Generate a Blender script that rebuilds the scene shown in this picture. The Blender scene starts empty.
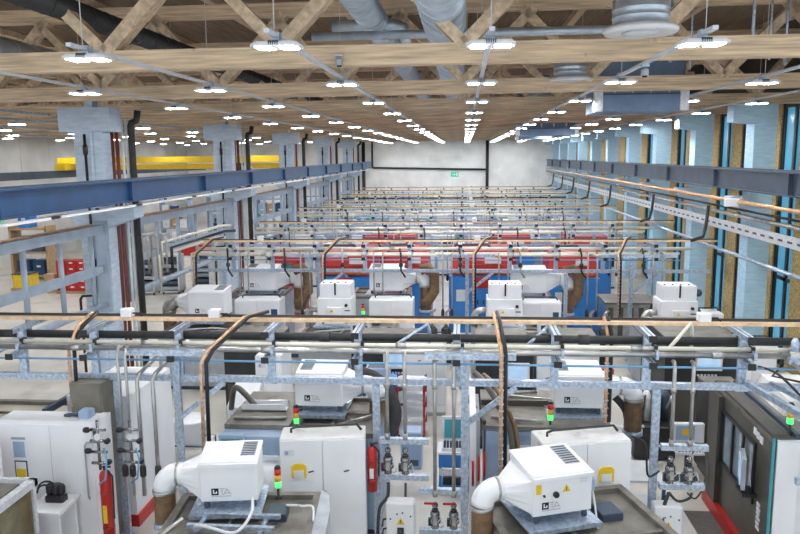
import bpy, math, random
from mathutils import Vector, Matrix, Euler
random.seed(7)
PI = math.pi
sc = bpy.context.scene
COL = sc.collection
ORD = ['first', 'second', 'third', 'fourth', 'fifth', 'sixth', 'seventh', 'eighth', 'ninth', 'tenth',
       'eleventh', 'twelfth', 'thirteenth', 'fourteenth', 'fifteenth', 'sixteenth']

# ------------------------------------------------------------------ materials
MATS = {}
def mat(name, col, rough=0.5, metal=0.0, var=0.12, scale=6.0, bump=0.0, emit=None, stretch=None, dirt=None, spec=0.5):
    m = bpy.data.materials.new(name)
    m.use_nodes = True
    nt = m.node_tree
    b = nt.nodes['Principled BSDF']
    b.inputs['Roughness'].default_value = rough
    b.inputs['Metallic'].default_value = metal
    b.inputs['Specular IOR Level'].default_value = spec
    tc = nt.nodes.new('ShaderNodeTexCoord')
    mp = nt.nodes.new('ShaderNodeMapping')
    nt.links.new(tc.outputs['Object'], mp.inputs['Vector'])
    if stretch: mp.inputs['Scale'].default_value = stretch
    nz = nt.nodes.new('ShaderNodeTexNoise')
    nz.inputs['Scale'].default_value = scale
    nz.inputs['Detail'].default_value = 5
    nt.links.new(mp.outputs['Vector'], nz.inputs['Vector'])
    rp = nt.nodes.new('ShaderNodeValToRGB')
    rp.color_ramp.elements[0].position = 0.3
    rp.color_ramp.elements[1].position = 0.7
    lo = [c * (1 - var) for c in col]; hi = [min(1, c * (1 + var)) for c in col]
    rp.color_ramp.elements[0].color = (*lo, 1); rp.color_ramp.elements[1].color = (*hi, 1)
    nt.links.new(nz.outputs['Fac'], rp.inputs['Fac'])
    out = rp.outputs['Color']
    if dirt:
        n2 = nt.nodes.new('ShaderNodeTexNoise'); n2.inputs['Scale'].default_value = dirt[1]; n2.inputs['Detail'].default_value = 8
        nt.links.new(tc.outputs['Object'], n2.inputs['Vector'])
        r2 = nt.nodes.new('ShaderNodeValToRGB')
        r2.color_ramp.elements[0].position = dirt[2]; r2.color_ramp.elements[1].position = min(1, dirt[2] + 0.14)
        nt.links.new(n2.outputs['Fac'], r2.inputs['Fac'])
        mx = nt.nodes.new('ShaderNodeMix'); mx.data_type = 'RGBA'
        nt.links.new(r2.outputs['Color'], mx.inputs[0])
        nt.links.new(out, mx.inputs[6]); mx.inputs[7].default_value = (*dirt[0], 1)
        out = mx.outputs[2]
    nt.links.new(out, b.inputs['Base Color'])
    if bump:
        bp = nt.nodes.new('ShaderNodeBump'); bp.inputs['Strength'].default_value = bump; bp.inputs['Distance'].default_value = 0.02
        nt.links.new(nz.outputs['Fac'], bp.inputs['Height']); nt.links.new(bp.outputs['Normal'], b.inputs['Normal'])
    if emit:
        b.inputs['Emission Color'].default_value = (*emit[0], 1)
        b.inputs['Emission Strength'].default_value = emit[1]
    MATS[name] = m
    return m

M_wood = mat('glulam_wood', (0.74, 0.56, 0.37), 0.6, var=0.30, scale=3.0, stretch=(0.5, 5, 9), bump=0.1, dirt=((0.23, 0.13, 0.06), 7, 0.68))
M_wood2 = mat('diagonal_wood', (0.68, 0.52, 0.35), 0.6, var=0.30, scale=5.0, stretch=(2, 3, 2), dirt=((0.26, 0.15, 0.08), 5, 0.66))
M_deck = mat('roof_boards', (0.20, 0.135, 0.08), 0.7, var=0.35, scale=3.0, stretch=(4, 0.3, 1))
M_conc = mat('column_concrete_daylight', (0.56, 0.66, 0.78), 0.75, var=0.14, scale=3.0, bump=0.1, stretch=(1, 1, 4))  # whitish concrete; the blue cast of daylight is mixed into its base colour
M_concw = mat('column_concrete_daylight_blue', (0.50, 0.74, 0.96), 0.7, var=0.12, scale=3.0, bump=0.1, stretch=(1, 1, 5))  # same concrete, with stronger blue daylight painted into the colour
M_wall = mat('back_wall_concrete', (0.90, 0.89, 0.88), 0.8, var=0.12, scale=0.7, dirt=((0.80, 0.79, 0.77), 0.6, 0.62))
M_wall2 = mat('side_wall_panels', (0.72, 0.72, 0.70), 0.8, var=0.1, scale=0.8)
M_floor = mat('concrete_floor', (0.66, 0.63, 0.57), 0.38, var=0.15, scale=0.9, dirt=((0.36, 0.34, 0.31), 0.55, 0.60))
M_osb = mat('osb_board', (0.56, 0.40, 0.17), 0.75, var=0.45, scale=22, bump=0.15)
M_galv = mat('galvanized_steel', (0.47, 0.56, 0.68), 0.32, 0.6, var=0.34, scale=18)
M_steel = mat('stainless_pipe', (0.52, 0.51, 0.49), 0.28, 0.85, var=0.25, scale=4)
M_chrome = mat('dark_chrome', (0.30, 0.30, 0.31), 0.22, 0.9, var=0.4, scale=25)
M_cream = mat('cream_pipe', (0.80, 0.77, 0.66), 0.35, 0.2, var=0.12, scale=3)
M_steelb = mat('blue_grey_steel', (0.40, 0.48, 0.58), 0.45, 0.2, var=0.12, scale=3)
M_dpipe = mat('black_insulated_pipe', (0.028, 0.03, 0.029), 0.6, var=0.3, scale=8)
M_bpipe = mat('blue_air_pipe', (0.17, 0.38, 0.62), 0.4, var=0.1)
M_copper = mat('copper_cable', (0.70, 0.42, 0.24), 0.4, 0.3, var=0.3, scale=18)
M_cable = mat('orange_cable_tray', (0.82, 0.60, 0.38), 0.5, var=0.2, scale=8)
M_white = mat('white_paint', (0.86, 0.87, 0.89), 0.35, var=0.04, scale=2)
M_offw = mat('dusty_white_paint', (0.80, 0.80, 0.78), 0.5, var=0.08, scale=3, dirt=((0.45, 0.42, 0.37), 4, 0.58))
M_grey = mat('machine_grey', (0.40, 0.43, 0.47), 0.5, var=0.15, scale=4)
M_bgrey = mat('blue_grey_panel', (0.33, 0.44, 0.60), 0.45, var=0.1, scale=3)
M_dark = mat('dark_machine_paint', (0.030, 0.031, 0.030), 0.4, var=0.25, scale=3)
M_olive = mat('brown_grey_paint', (0.085, 0.08, 0.066), 0.45, var=0.15, scale=3)
M_black = mat('black_plastic', (0.015, 0.015, 0.017), 0.4, var=0.2)
M_dirty = mat('oily_machine_roof', (0.20, 0.185, 0.16), 0.45, 0.25, var=0.35, scale=3.5, dirt=((0.12, 0.10, 0.08), 2.2, 0.60))
M_red = mat('red_paint', (0.50, 0.022, 0.018), 0.38, var=0.12, scale=3)
M_dred = mat('dark_red_paint', (0.36, 0.03, 0.03), 0.45, var=0.15, scale=3)
M_orange = mat('orange_red_paint', (0.85, 0.16, 0.05), 0.4, var=0.12)
M_blue = mat('blue_paint', (0.035, 0.22, 0.60), 0.4, var=0.12, scale=3)
M_navy = mat('crane_blue_paint', (0.014, 0.065, 0.17), 0.4, var=0.15, scale=2)
M_slate = mat('slate_crane_paint', (0.05, 0.075, 0.115), 0.45, var=0.2, scale=2)
M_teal = mat('teal_paint', (0.05, 0.36, 0.42), 0.4, var=0.1)
M_yellow = mat('yellow_paint', (0.85, 0.58, 0.02), 0.4, var=0.08)
M_green = mat('green_sign', (0.05, 0.50, 0.28), 0.4, var=0.05, emit=((0.05, 0.5, 0.28), 0.4))
M_brown = mat('brown_duct_hose', (0.20, 0.12, 0.06), 0.5, var=0.3, scale=12)
M_rust = mat('brown_red_pipe', (0.23, 0.06, 0.04), 0.5, var=0.2)
M_spiral = mat('spiral_duct_zinc', (0.58, 0.66, 0.75), 0.34, 0.6, var=0.15, scale=5)
M_fan = mat('fan_box_blue_grey', (0.16, 0.24, 0.37), 0.45, 0.2, var=0.12, scale=4)
M_label = mat('pale_label', (0.74, 0.76, 0.78), 0.5, var=0.05)
M_rubber = mat('grey_rubber', (0.05, 0.05, 0.05), 0.7, var=0.3)
M_cardb = mat('cardboard', (0.47, 0.33, 0.19), 0.8, var=0.15)
M_alum = mat('perforated_tray', (0.72, 0.74, 0.77), 0.45, 0.35, var=0.15, scale=20)
M_track = mat('light_track_aluminium', (0.74, 0.78, 0.84), 0.4, 0.1, var=0.05)
M_led = mat('led_strip', (1, 1, 1), 0.4, var=0.0, emit=((0.95, 0.97, 1.0), 150.0))
M_glow_g = mat('green_lamp', (0.1, 0.8, 0.2), 0.3, var=0, emit=((0.1, 1.0, 0.2), 0.8))
M_lamp_r = mat('red_lamp', (0.7, 0.05, 0.03), 0.3, var=0)
M_lamp_y = mat('amber_lamp', (0.9, 0.5, 0.05), 0.3, var=0)
M_screen = mat('lit_screen', (0.3, 0.45, 0.6), 0.2, var=0.2, scale=5, emit=((0.42, 0.58, 0.80), 0.45))
M_dscreen = mat('dark_screen', (0.10, 0.22, 0.22), 0.15, var=0.3, scale=6)
M_window = mat('daylit_glass', (0.10, 0.36, 0.52), 0.15, var=0.2, scale=0.8, emit=((0.08, 0.32, 0.50), 0.45))
M_glass = mat('tinted_machine_glass', (0.42, 0.52, 0.60), 0.08, 0.3, var=0.35, scale=2.5)
M_hpane = mat('smoked_hood_pane', (0.20, 0.18, 0.11), 0.12, 0.2, var=0.4, scale=3)
M_tan = mat('dusty_tan_roof', (0.50, 0.46, 0.38), 0.6, var=0.15, scale=2)
M_brownbox = mat('brown_box_paint', (0.19, 0.175, 0.14), 0.5, var=0.15)
M_mat = mat('floor_mat', (0.12, 0.11, 0.10), 0.8, var=0.2, scale=20)

# ------------------------------------------------------------------ mesh builder
class MB:
    def __init__(s): s.v = []; s.f = []; s.mi = []; s.sm = []; s.mats = []
    def _m(s, m):
        if m not in s.mats: s.mats.append(m)
        return s.mats.index(m)
    def face(s, idx, m, smooth=False): s.f.append(idx); s.mi.append(s._m(m)); s.sm.append(smooth)
    def hexa(s, p, m):
        b = len(s.v); s.v += [tuple(q) for q in p]
        for q in ((0, 3, 2, 1), (4, 5, 6, 7), (0, 1, 5, 4), (1, 2, 6, 5), (2, 3, 7, 6), (3, 0, 4, 7)):
            s.face([b + i for i in q], m)
        return s
    def box(s, x0, x1, y0, y1, z0, z1, m):
        return s.hexa([(x0, y0, z0), (x1, y0, z0), (x1, y1, z0), (x0, y1, z0), (x0, y0, z1), (x1, y0, z1), (x1, y1, z1), (x0, y1, z1)], m)
    def rbox(s, x0, x1, y0, y1, z0, z1, m, r=0.02):      # box with chamfered vertical and top edges
        s.prism([(x0 + r, y0), (x1 - r, y0), (x1, y0 + r), (x1, y1 - r), (x1 - r, y1), (x0 + r, y1), (x0, y1 - r), (x0, y0 + r)], z0, z1 - r, 'z', m, top=False)
        lo = [(x0 + r, y0), (x1 - r, y0), (x1, y0 + r), (x1, y1 - r), (x1 - r, y1), (x0 + r, y1), (x0, y1 - r), (x0, y0 + r)]
        cx, cy = (x0 + x1) / 2, (y0 + y1) / 2
        b = len(s.v)
        s.v += [(x, y, z1 - r) for x, y in lo]
        s.v += [(x - math.copysign(r, x - cx), y - math.copysign(r, y - cy), z1) for x, y in lo]
        for i in range(8): s.face([b + i, b + (i + 1) % 8, b + 8 + (i + 1) % 8, b + 8 + i], m)
        s.face([b + 8 + i for i in range(8)], m)
        return s
    def prism(s, poly, lo, hi, axis, m, top=True, smooth=False):
        b = len(s.v); n = len(poly)
        def P(a, c, t):
            return (a, c, t) if axis == 'z' else ((a, t, c) if axis == 'y' else (t, a, c))
        s.v += [P(a, c, lo) for a, c in poly] + [P(a, c, hi) for a, c in poly]
        for i in range(n): s.face([b + i, b + (i + 1) % n, b + n + (i + 1) % n, b + n + i], m, smooth)
        s.face([b + i for i in range(n)][::-1], m)
        if top: s.face([b + n + i for i in range(n)], m)
        return s
    def bar(s, p0, p1, w, h, m, up=(0, 0, 1)):
        p0, p1 = Vector(p0), Vector(p1); d = (p1 - p0).normalized(); u = Vector(up)
        if abs(d.dot(u)) > 0.99: u = Vector((0, 1, 0))
        a = d.cross(u).normalized() * (w / 2); c = a.cross(d).normalized() * (h / 2)
        return s.hexa([p0 - a - c, p0 + a - c, p1 + a - c, p1 - a - c, p0 - a + c, p0 + a + c, p1 + a + c, p1 - a + c], m)
    def tube(s, pts, r, m, seg=8, caps=True, radii=None):
        pts = [Vector(p) for p in pts]; n = len(pts); rings = []
        d0 = (pts[1] - pts[0]).normalized()
        u = Vector((0, 0, 1)) if abs(d0.z) < 0.9 else Vector((1, 0, 0))
        a = d0.cross(u).normalized()
        for i, p in enumerate(pts):
            if i == 0: d = pts[1] - pts[0]
            elif i == n - 1: d = pts[-1] - pts[-2]
            else: d = (pts[i + 1] - p).normalized() + (p - pts[i - 1]).normalized()
            d = d.normalized() if d.length > 1e-6 else d0
            a = (a - d * a.dot(d)).normalized(); c = d.cross(a)
            rr = radii[i] if radii else r
            b = len(s.v)
            for k in range(seg):
                t = 2 * PI * k / seg
                s.v.append(tuple(p + a * (math.cos(t) * rr) + c * (math.sin(t) * rr)))
            rings.append(b)
        for i in range(n - 1):
            for k in range(seg):
                k2 = (k + 1) % seg
                s.face([rings[i] + k, rings[i] + k2, rings[i + 1] + k2, rings[i + 1] + k], m, True)
        if caps:
            s.face([rings[0] + k for k in range(seg)][::-1], m); s.face([rings[-1] + k for k in range(seg)], m)
        return s
    def lathe(s, prof, c, m, seg=16, axis='z'):
        c = Vector(c); b = len(s.v); n = len(prof)
        for r, t in prof:
            for k in range(seg):
                an = 2 * PI * k / seg; x, y = r * math.cos(an), r * math.sin(an)
                q = (x, y, t) if axis == 'z' else ((x, t, -y) if axis == 'y' else (t, x, y))
                s.v.append(tuple(c + Vector(q)))
        for i in range(n - 1):
            for k in range(seg):
                k2 = (k + 1) % seg
                s.face([b + i * seg + k, b + i * seg + k2, b + (i + 1) * seg + k2, b + (i + 1) * seg + k], m, True)
        s.face([b + k for k in range(seg)][::-1], m); s.face([b + (n - 1) * seg + k for k in range(seg)], m)
        return s
    def frustum(s, r0, r1, m):
        return s.hexa(list(r0) + list(r1), m)
    def build(s, name, parent=None, loc=None):
        me = bpy.data.meshes.new(name)
        me.from_pydata(s.v, [], s.f)
        for m in s.mats: me.materials.append(m)
        me.polygons.foreach_set('material_index', s.mi)
        me.polygons.foreach_set('use_smooth', s.sm)
        me.update()
        o = bpy.data.objects.new(name, me); COL.objects.link(o)
        if parent: o.parent = parent
        if loc: o.location = loc
        return o

def arc(c, r, a0, a1, n, plane='xz'):
    out = []
    for i in range(n + 1):
        a = a0 + (a1 - a0) * i / n
        p, q = r * math.cos(a), r * math.sin(a)
        out.append((c[0] + p, c[1], c[2] + q) if plane == 'xz' else (c[0], c[1] + p, c[2] + q))
    return out

def tag(o, label, cat, group=None):
    o['label'] = label; o['category'] = cat
    if group: o['group'] = group
    return o
def thing(name, label, cat, loc=(0, 0, 0), rot=0.0, group=None):
    o = bpy.data.objects.new(name, None); COL.objects.link(o)
    o.empty_display_size = 0.2
    o.location = loc; o.rotation_euler = (0, 0, math.radians(rot))
    return tag(o, label, cat, group)
KIDS = {}
def kids(o): return [c for c in bpy.data.objects if c.parent == o]
def copy_tree(o, parent=None):
    c = o.copy(); COL.objects.link(c); c.parent = parent
    for ch in kids(o): copy_tree(ch, c)
    return c
def dup(o, loc, rot, label, group=None):
    c = copy_tree(o); c.location = loc; c.rotation_euler = (0, 0, math.radians(rot)); c['label'] = label
    if group: c['group'] = group
    return c
def struct(o): o['kind'] = 'structure'; return o

# ------------------------------------------------------------------ camera
f_px, H = 724.0, 6.0
Yc = Vector((64, 112, -f_px)).normalized()
up = Vector((0.0025, 1, 0)); Zc = (up - Yc * up.dot(Yc)).normalized(); Xc = Yc.cross(Zc)
R = Matrix((Xc, Yc, Zc))                     # rows: world axes seen in camera space
cam_d = bpy.data.cameras.new('camera'); cam = bpy.data.objects.new('camera', cam_d); COL.objects.link(cam)
cam_d.sensor_width = 36; cam_d.sensor_fit = 'HORIZONTAL'; cam_d.lens = f_px / 800 * 36; cam_d.clip_end = 300
cam.matrix_world = Matrix.Translation((0, 0, H)) @ R.to_4x4()
sc.camera = cam

# ------------------------------------------------------------------ setting
XL, XR, YB, ZR = -26.0, 8.95, 67.0, 9.3
struct(MB().box(XL, XR + 0.3, 2, YB + 0.3, -0.3, 0, M_floor).build('floor'))
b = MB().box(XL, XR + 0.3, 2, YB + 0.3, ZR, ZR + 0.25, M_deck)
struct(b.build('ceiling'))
b = MB()
nx = 14
for i in range(nx):                          # cast concrete panels with open joints
    w = (XR + 0.3 - XL) / nx; x = XL + i * w
    b.box(x + 0.012, x + w - 0.012, YB, YB + 0.3, 0, 4.3, M_wall); b.box(x + 0.012, x + w - 0.012, YB, YB + 0.3, 4.33, ZR, M_wall)
b.box(XL, XR + 0.3, YB + 0.06, YB + 0.3, 0, ZR, M_wall)
struct(b.build('wall_back'))
b = MB()
for i in range(22):
    y = 2 + i * 3.0
    b.box(XL - 0.3, XL, y + 0.015, y + 2.985, 0, ZR, M_wall2)
b.box(XL - 0.3, XL - 0.05, 2, YB, 0, ZR, M_wall2)
struct(b.build('wall_left'))
# windowed wall: OSB strips between tall window strips
b = MB(); wins = []
b.box(XR, XR + 0.3, 10, YB, 7.35, ZR, M_dark)
strips = []
for q in range(12):
    yc = 10.5 + 5 * q
    strips += [(yc + 0.35, yc + 1.05, 'w'), (yc + 1.05, yc + 2.5, 'o'), (yc + 2.5, yc + 3.32, 'o'), (yc + 3.32, yc + 3.96, 'w'), (yc + 3.96, yc + 4.92, 'o'), (yc + 4.92, yc + 5.35, 'w')]
for y, y1, t in strips:
    y1 = min(y1, YB)
    if y >= YB: continue
    if t == 'o':
        b.box(XR - 0.06, XR + 0.3, y + 0.05, y1 - 0.05, 0, 7.35, M_osb)
        b.box(XR - 0.02, XR + 0.3, y, y + 0.05, 0, 7.35, M_dark); b.box(XR - 0.02, XR + 0.3, y1 - 0.05, y1, 0, 7.35, M_dark)
    else: wins.append((y, y1))
struct(b.build('wall_right'))
for i, (y0, y1) in enumerate(wins):
    b = MB()
    for z0, z1 in ((0.0, 0.25), (2.4, 2.5), (7.2, 7.35)): b.box(XR, XR + 0.12, y0, y1, z0, z1, M_dark)
    b.box(XR, XR + 0.12, y0, y0 + 0.07, 0, 7.35, M_dark); b.box(XR, XR + 0.12, y1 - 0.07, y1, 0, 7.35, M_dark)
    w = struct(b.build('window_%d' % (i + 1)))
    MB().box(XR + 0.05, XR + 0.07, y0 + 0.07, y1 - 0.07, 0.25, 7.2, M_window).build('pane', w)

# roof trusses
def make_truss():
    t = thing('roof_truss', '', 'roof truss')
    b = MB(); b.box(XL, XR, -0.11, 0.11, 7.24, 7.52, M_wood); b.build('bottom_chord', t)
    b = MB(); b.box(XL, XR, -0.11, 0.11, 8.85, 9.12, M_wood); b.build('top_chord', t)
    segs = []
    for base in (-20.6, -15.4, -10.2, -5.1, 0.0, 5.1):
        segs += [(base, base + 1.4, 0), (base - 1.4, base, 1)]
        segs += [(base + 2.5, base + 3.9, 0), (base + 1.15, base + 2.55, 1)]
    for x0, x1, dn in segs:
        x0 = max(XL + 0.2, x0); x1 = min(XR - 0.2, x1)
        z0, z1 = (8.9, 7.5) if dn else (7.5, 8.9)
        MB().bar((x0, 0.0, z0), (x1, 0.0, z1), 0.16 if dn else 0.18, 0.24, M_wood2, up=(0, 1, 0)).build('diagonal', t)
    return t
proto = make_truss()
for i in range(12):
    o = proto if i == 0 else copy_tree(proto)
    o.location = (0, 10.35 + 4.93 * i, 0)
    o['label'] = 'glued timber roof truss with crossing diagonals, %s from the camera' % ORD[i]
    o['group'] = 'timber roof trusses'
# purlins on the deck
for i, x in enumerate((-22, -18.5, -15, -11.7, -7.8, -5.2, -2.6, 0.0, 2.6, 5.2, 7.8)):
    o = MB().box(-0.08, 0.08, 0, 58, 0, 0.16, M_wood2).build('roof_purlin', loc=(x, 9, 9.13))
    tag(o, 'long timber purlin under the roof boards, %s from the windowed wall' % ORD[10 - i], 'purlin', 'roof purlins')

# columns
def ord_from(i): return ORD[i]
for i in range(5):
    t = thing('concrete_column', 'daylight-tinted concrete column with wide head carrying the blue crane beam, %s in its row' % ORD[i], 'column', (-9.1, 17.25 + 10 * i, 0), 0, 'columns under the blue crane beam')
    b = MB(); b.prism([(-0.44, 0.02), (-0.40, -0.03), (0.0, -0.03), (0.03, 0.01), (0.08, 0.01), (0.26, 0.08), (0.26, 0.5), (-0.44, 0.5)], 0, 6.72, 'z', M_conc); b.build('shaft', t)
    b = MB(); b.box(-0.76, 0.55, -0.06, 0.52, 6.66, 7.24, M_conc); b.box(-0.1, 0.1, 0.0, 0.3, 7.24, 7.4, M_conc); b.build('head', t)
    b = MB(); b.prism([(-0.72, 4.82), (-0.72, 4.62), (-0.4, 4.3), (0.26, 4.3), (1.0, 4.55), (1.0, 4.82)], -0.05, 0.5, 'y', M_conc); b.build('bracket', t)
    o = MB().tube([(0, 0, 6.6), (0, 0, 2.7), (-0.02, -0.0, 2.62), (-0.36, 0, 2.6), (-0.42, 0, 2.52), (-0.42, 0, 0.0)], 0.035, M_black, 8)
    o.lathe([(0.05, 3.3), (0.06, 3.35), (0.06, 3.5), (0.05, 3.55)], (0, 0, 0), M_black, 8); o.lathe([(0.05, 6.1), (0.06, 6.15), (0.06, 6.3), (0.05, 6.35)], (0, 0, 0), M_black, 8)
    o = o.build('drain_pipe', loc=(-9.18, 17.11 + 10 * i, 0)); tag(o, 'thin black drain pipe down the front of the %s concrete column with wide head' % ORD[i], 'pipe', 'drain pipes on the column fronts')
    # bundle of risers beside the column
    x = -8.98
    for j, (dx, m, r, nm, lb) in enumerate(((0.0, M_rust, 0.05, 'riser_pipe', 'brown red riser pipe nearest the column'), (0.13, M_rust, 0.05, 'riser_pipe', 'second brown red riser pipe'), (0.27, M_label, 0.035, 'riser_pipe', 'pale grey riser pipe beside the brown ones'), (0.38, M_label, 0.035, 'riser_pipe', 'outer pale grey riser pipe'), (0.52, M_dpipe, 0.085, 'downpipe', 'thick black downpipe bent at the roof'))):
        px = x + dx + 0.05
        if j < 4: o = MB().tube([(0, 0, 0), (0, 0, 7.0)], r, m, 8)
        else: o = MB().tube([(0, 0, 0), (0, 0, 6.8), (0.03, 0, 6.9), (0.16, 0, 6.95), (0.2, 0, 7.2)], r, m, 10)
        o = o.build(nm, loc=(px, 18.0 + 10 * i, 0)); tag(o, '%s, at the %s wide headed column' % (lb, ORD[i]), 'pipe', 'risers beside the columns')
for i in range(10):
    y = 20.5 + 5 * i
    if y > 66: break
    t = thing('wall_column', 'daylight-tinted concrete column with roof bracket before the windowed wall, %s in its row' % ORD[i], 'column', (8.05, y, 0), 0, 'columns before the windowed wall')
    MB().box(-0.29, 0.29, 0, 0.6, 0, 7.3, M_concw).build('shaft', t)
    b = MB().prism([(-0.29, 6.75), (-0.29, 7.25), (-0.85, 7.25), (-0.85, 6.8)], 0.0, 0.5, 'y', M_concw); b.build('bracket', t)
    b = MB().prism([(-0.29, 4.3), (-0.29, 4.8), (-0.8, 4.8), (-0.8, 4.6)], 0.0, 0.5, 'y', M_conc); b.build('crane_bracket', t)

# crane runway beams
def crane_beam(name, x, y0, y1, z0, z1, m, label, sgn):
    t = thing(name, label, 'crane beam', (x, y0, z0))
    L = y1 - y0; h = z1 - z0
    b = MB(); b.box(-0.14, 0.14, 0, L, h - 0.04, h, m); b.box(-0.03, 0.03, 0, L, 0.03, h - 0.04, m); b.box(-0.14, 0.14, 0, L, 0, 0.03, m)
    b.build('beam', t)
    for k in range(int(L / 5)):
        MB().box(-0.13, 0.13, 2.2 + 5 * k, 2.24 + 5 * k, 0.03, h - 0.04, m).build('stiffener', t)
    MB().box(-0.03, 0.03, 0, L, h, h + 0.04, M_slate).build('rail', t)
    return t
crane_beam('crane_runway_beam', -8.0, 9.5, 62, 4.98, 5.5, M_navy, 'blue steel crane runway beam on the column brackets', 1)
crane_beam('crane_runway_beam', 7.45, 10, 66.5, 4.98, 5.54, M_slate, 'dark slate crane runway beam before the windowed wall', -1)
for k in range(14):                         # white conductor bars under the blue beam
    o = MB().box(-0.07, 0.07, 0, 3.3, 0, 0.05, M_white); o.box(-0.05, 0.05, -0.3, 0.0, 0.0, 0.05, M_black)
    o.box(-0.02, 0.02, 1.5, 1.6, 0.05, 0.09, M_black)
    o = o.build('conductor_bar', loc=(-7.93, 9.9 + 3.65 * k, 4.86)); tag(o, 'white conductor bar under the blue crane beam, %s from the camera' % ORD[k], 'conductor bar', 'conductor bars of the crane')

# yellow bridge crane and dark beams in the side bay
t = thing('bridge_crane', 'yellow bridge crane spanning the side bay beyond the columns', 'crane', (-24.2, 42, 5.35))
MB().box(0, 14.4, -0.25, 0.25, 0.38, 0.75, M_yellow).build('girder', t)
MB().box(0, 14.4, 0.5, 0.9, 0.0, 0.30, M_yellow).build('girder', t)
for x in (0.2, 13.7): MB().box(x, x + 0.6, -0.9, 1.5, 0.0, 0.42, M_yellow).build('end_carriage', t)
b = MB(); b.box(10.2, 11.4, -0.6, 0.0, -0.25, 0.35, M_black); b.tube([(10.0, -0.35, -0.02), (11.9, -0.35, -0.02)], 0.2, M_grey, 12); b.build('hoist', t)
for j, (x, z) in enumerate(((-10.6, 4.92), (-24.0, 4.92))):
    o = MB().box(-0.15, 0.15, 0, 56, 0, 0.42, M_slate).build('crane_runway_beam', loc=(x, 10, z)); tag(o, ('dark runway beam of the yellow crane near the columns', 'dark runway beam of the yellow crane on the far side wall')[j], 'crane beam')

# ladder-shaped guard frames between the columns
for i in range(5):
    y0 = 9.2 if i == 0 else 18.3 + 10 * (i - 1); y1 = 17.2 if i == 0 else 27.2 + 10 * (i - 1)
    t = thing('steel_guard_frame', ('blue grey ladder shaped steel frame before the first column', 'blue grey ladder shaped steel frame between first and second columns', 'blue grey ladder shaped steel frame between second and third columns', 'blue grey ladder shaped steel frame between third and fourth columns', 'blue grey ladder shaped steel frame beyond the fourth column')[i], 'guard frame', (-8.95, y0, 0), 0, 'ladder frames between columns')
    L = y1 - y0
    MB().box(-0.09, 0.09, 0, L, 4.18, 4.4, M_steelb).build('top_rail', t)
    MB().tube([(0, 0, 2.4), (0, L, 2.4)], 0.085, M_steelb, 10).build('bottom_rail', t)
    MB().box(-0.03, 0.03, 0, L, 3.18, 3.4, M_steelb).build('middle_rail', t)
    n = 6
    for k in range(n): MB().tube([(0, 0.6 + k * (L - 1.2) / (n - 1), 2.45), (0, 0.6 + k * (L - 1.2) / (n - 1), 4.2)], 0.06, M_steelb, 8).build('post', t)
    for yy in (0.02, L - 0.1): MB().box(-0.14, 0.14, yy, yy + 0.1, 2.2, 4.48, M_steelb).build('end_plate', t)
    o = MB().tube([(0, 0, 0.05), (0, L - 0.5, 0.05)], 0.03, M_copper, 6).build('copper_pipe', loc=(-8.95, y0, 4.38)); tag(o, 'copper pipe lying on the %s ladder shaped frame from the camera' % ORD[i], 'pipe', 'copper pipes on ladder frames')

# back wall pipes, exit sign
o = MB().tube([(2.1, 66.85, 0), (2.1, 66.85, 7.9)], 0.14, M_black, 8).build('downpipe'); tag(o, 'black vertical downpipe in the middle of the concrete back wall', 'pipe')
o = MB().tube([(-8.4, 66.85, 7.6), (-8.4, 66.85, 5.0), (-8.3, 66.85, 4.92), (2.0, 66.85, 4.68)], 0.09, M_black, 8).build('water_pipe'); tag(o, 'thin black pipe turning a corner along the concrete back wall', 'pipe')
o = MB().tube([(-9.2, 66.7, 0), (-9.2, 66.7, 7.4)], 0.16, M_black, 8).build('downpipe'); tag(o, 'black downpipe at the column end of the back wall', 'pipe')
o = MB().tube([(8.4, 66.6, 0), (8.4, 66.6, 7.4)], 0.35, M_dark, 10).build('downpipe'); tag(o, 'thick dark downpipe in the corner by the windowed wall', 'pipe')
def exit_sign(x, y, z, lab, rot=0):
    t = thing('exit_sign', lab, 'sign', (x, y, z), rot)
    MB().box(-0.36, 0.36, -0.04, 0, -0.22, 0.22, M_green).build('panel', t)
    b = MB(); b.box(-0.26, -0.02, -0.05, -0.04, -0.03, 0.03, M_white); b.prism([(-0.02, -0.11), (0.1, 0), (-0.02, 0.11)], -0.05, -0.04, 'y', M_white)
    b.box(0.14, 0.28, -0.05, -0.04, -0.15, 0.15, M_white); b.build('pictogram', t)
exit_sign(-0.85, 66.98, 4.25, 'green exit sign hung on the concrete back wall')
exit_sign(-25.95, 38.4, 2.75, 'green exit sign on the pale wall of the side bay', 90)

# ------------------------------------------------------------------ roof space: ducts, diffusers, fan boxes
def duct(name, x, z, r, y0, y1, label, m=M_spiral):
    b = MB(); pts = []; rad = []
    n = int((y1 - y0) / 0.55)
    b.tube([(0, 0, 0), (0, y1 - y0, 0)], r, m, 20)
    t = thing(name, label, 'duct', (x, y0, z)); b.build('pipe', t)
    for k in range(n):
        yy = 0.2 + k * 0.55
        sb = MB(); sb.tube([(0, yy, 0), (0, yy + 0.035, 0)], r * 1.035, m, 20)
        if k < 40: sb.build('seam', t)
duct('spiral_duct', -0.32, 8.12, 0.34, 8.6, 62, 'large zinc spiral duct running down the middle of the roof space')
duct('spiral_duct', -1.55, 8.3, 0.24, 8.6, 62, 'second large zinc spiral duct running beside the middle one')
duct('ventilation_duct', -5.75, 8.15, 0.17, 8.6, 62, 'dark narrow duct in the roof above the blue crane beam', M_dark)
duct('ventilation_duct', -8.4, 7.95, 0.26, 9.6, 14.6, 'short grey duct ending near the roof corner over the columns', M_grey)
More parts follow.
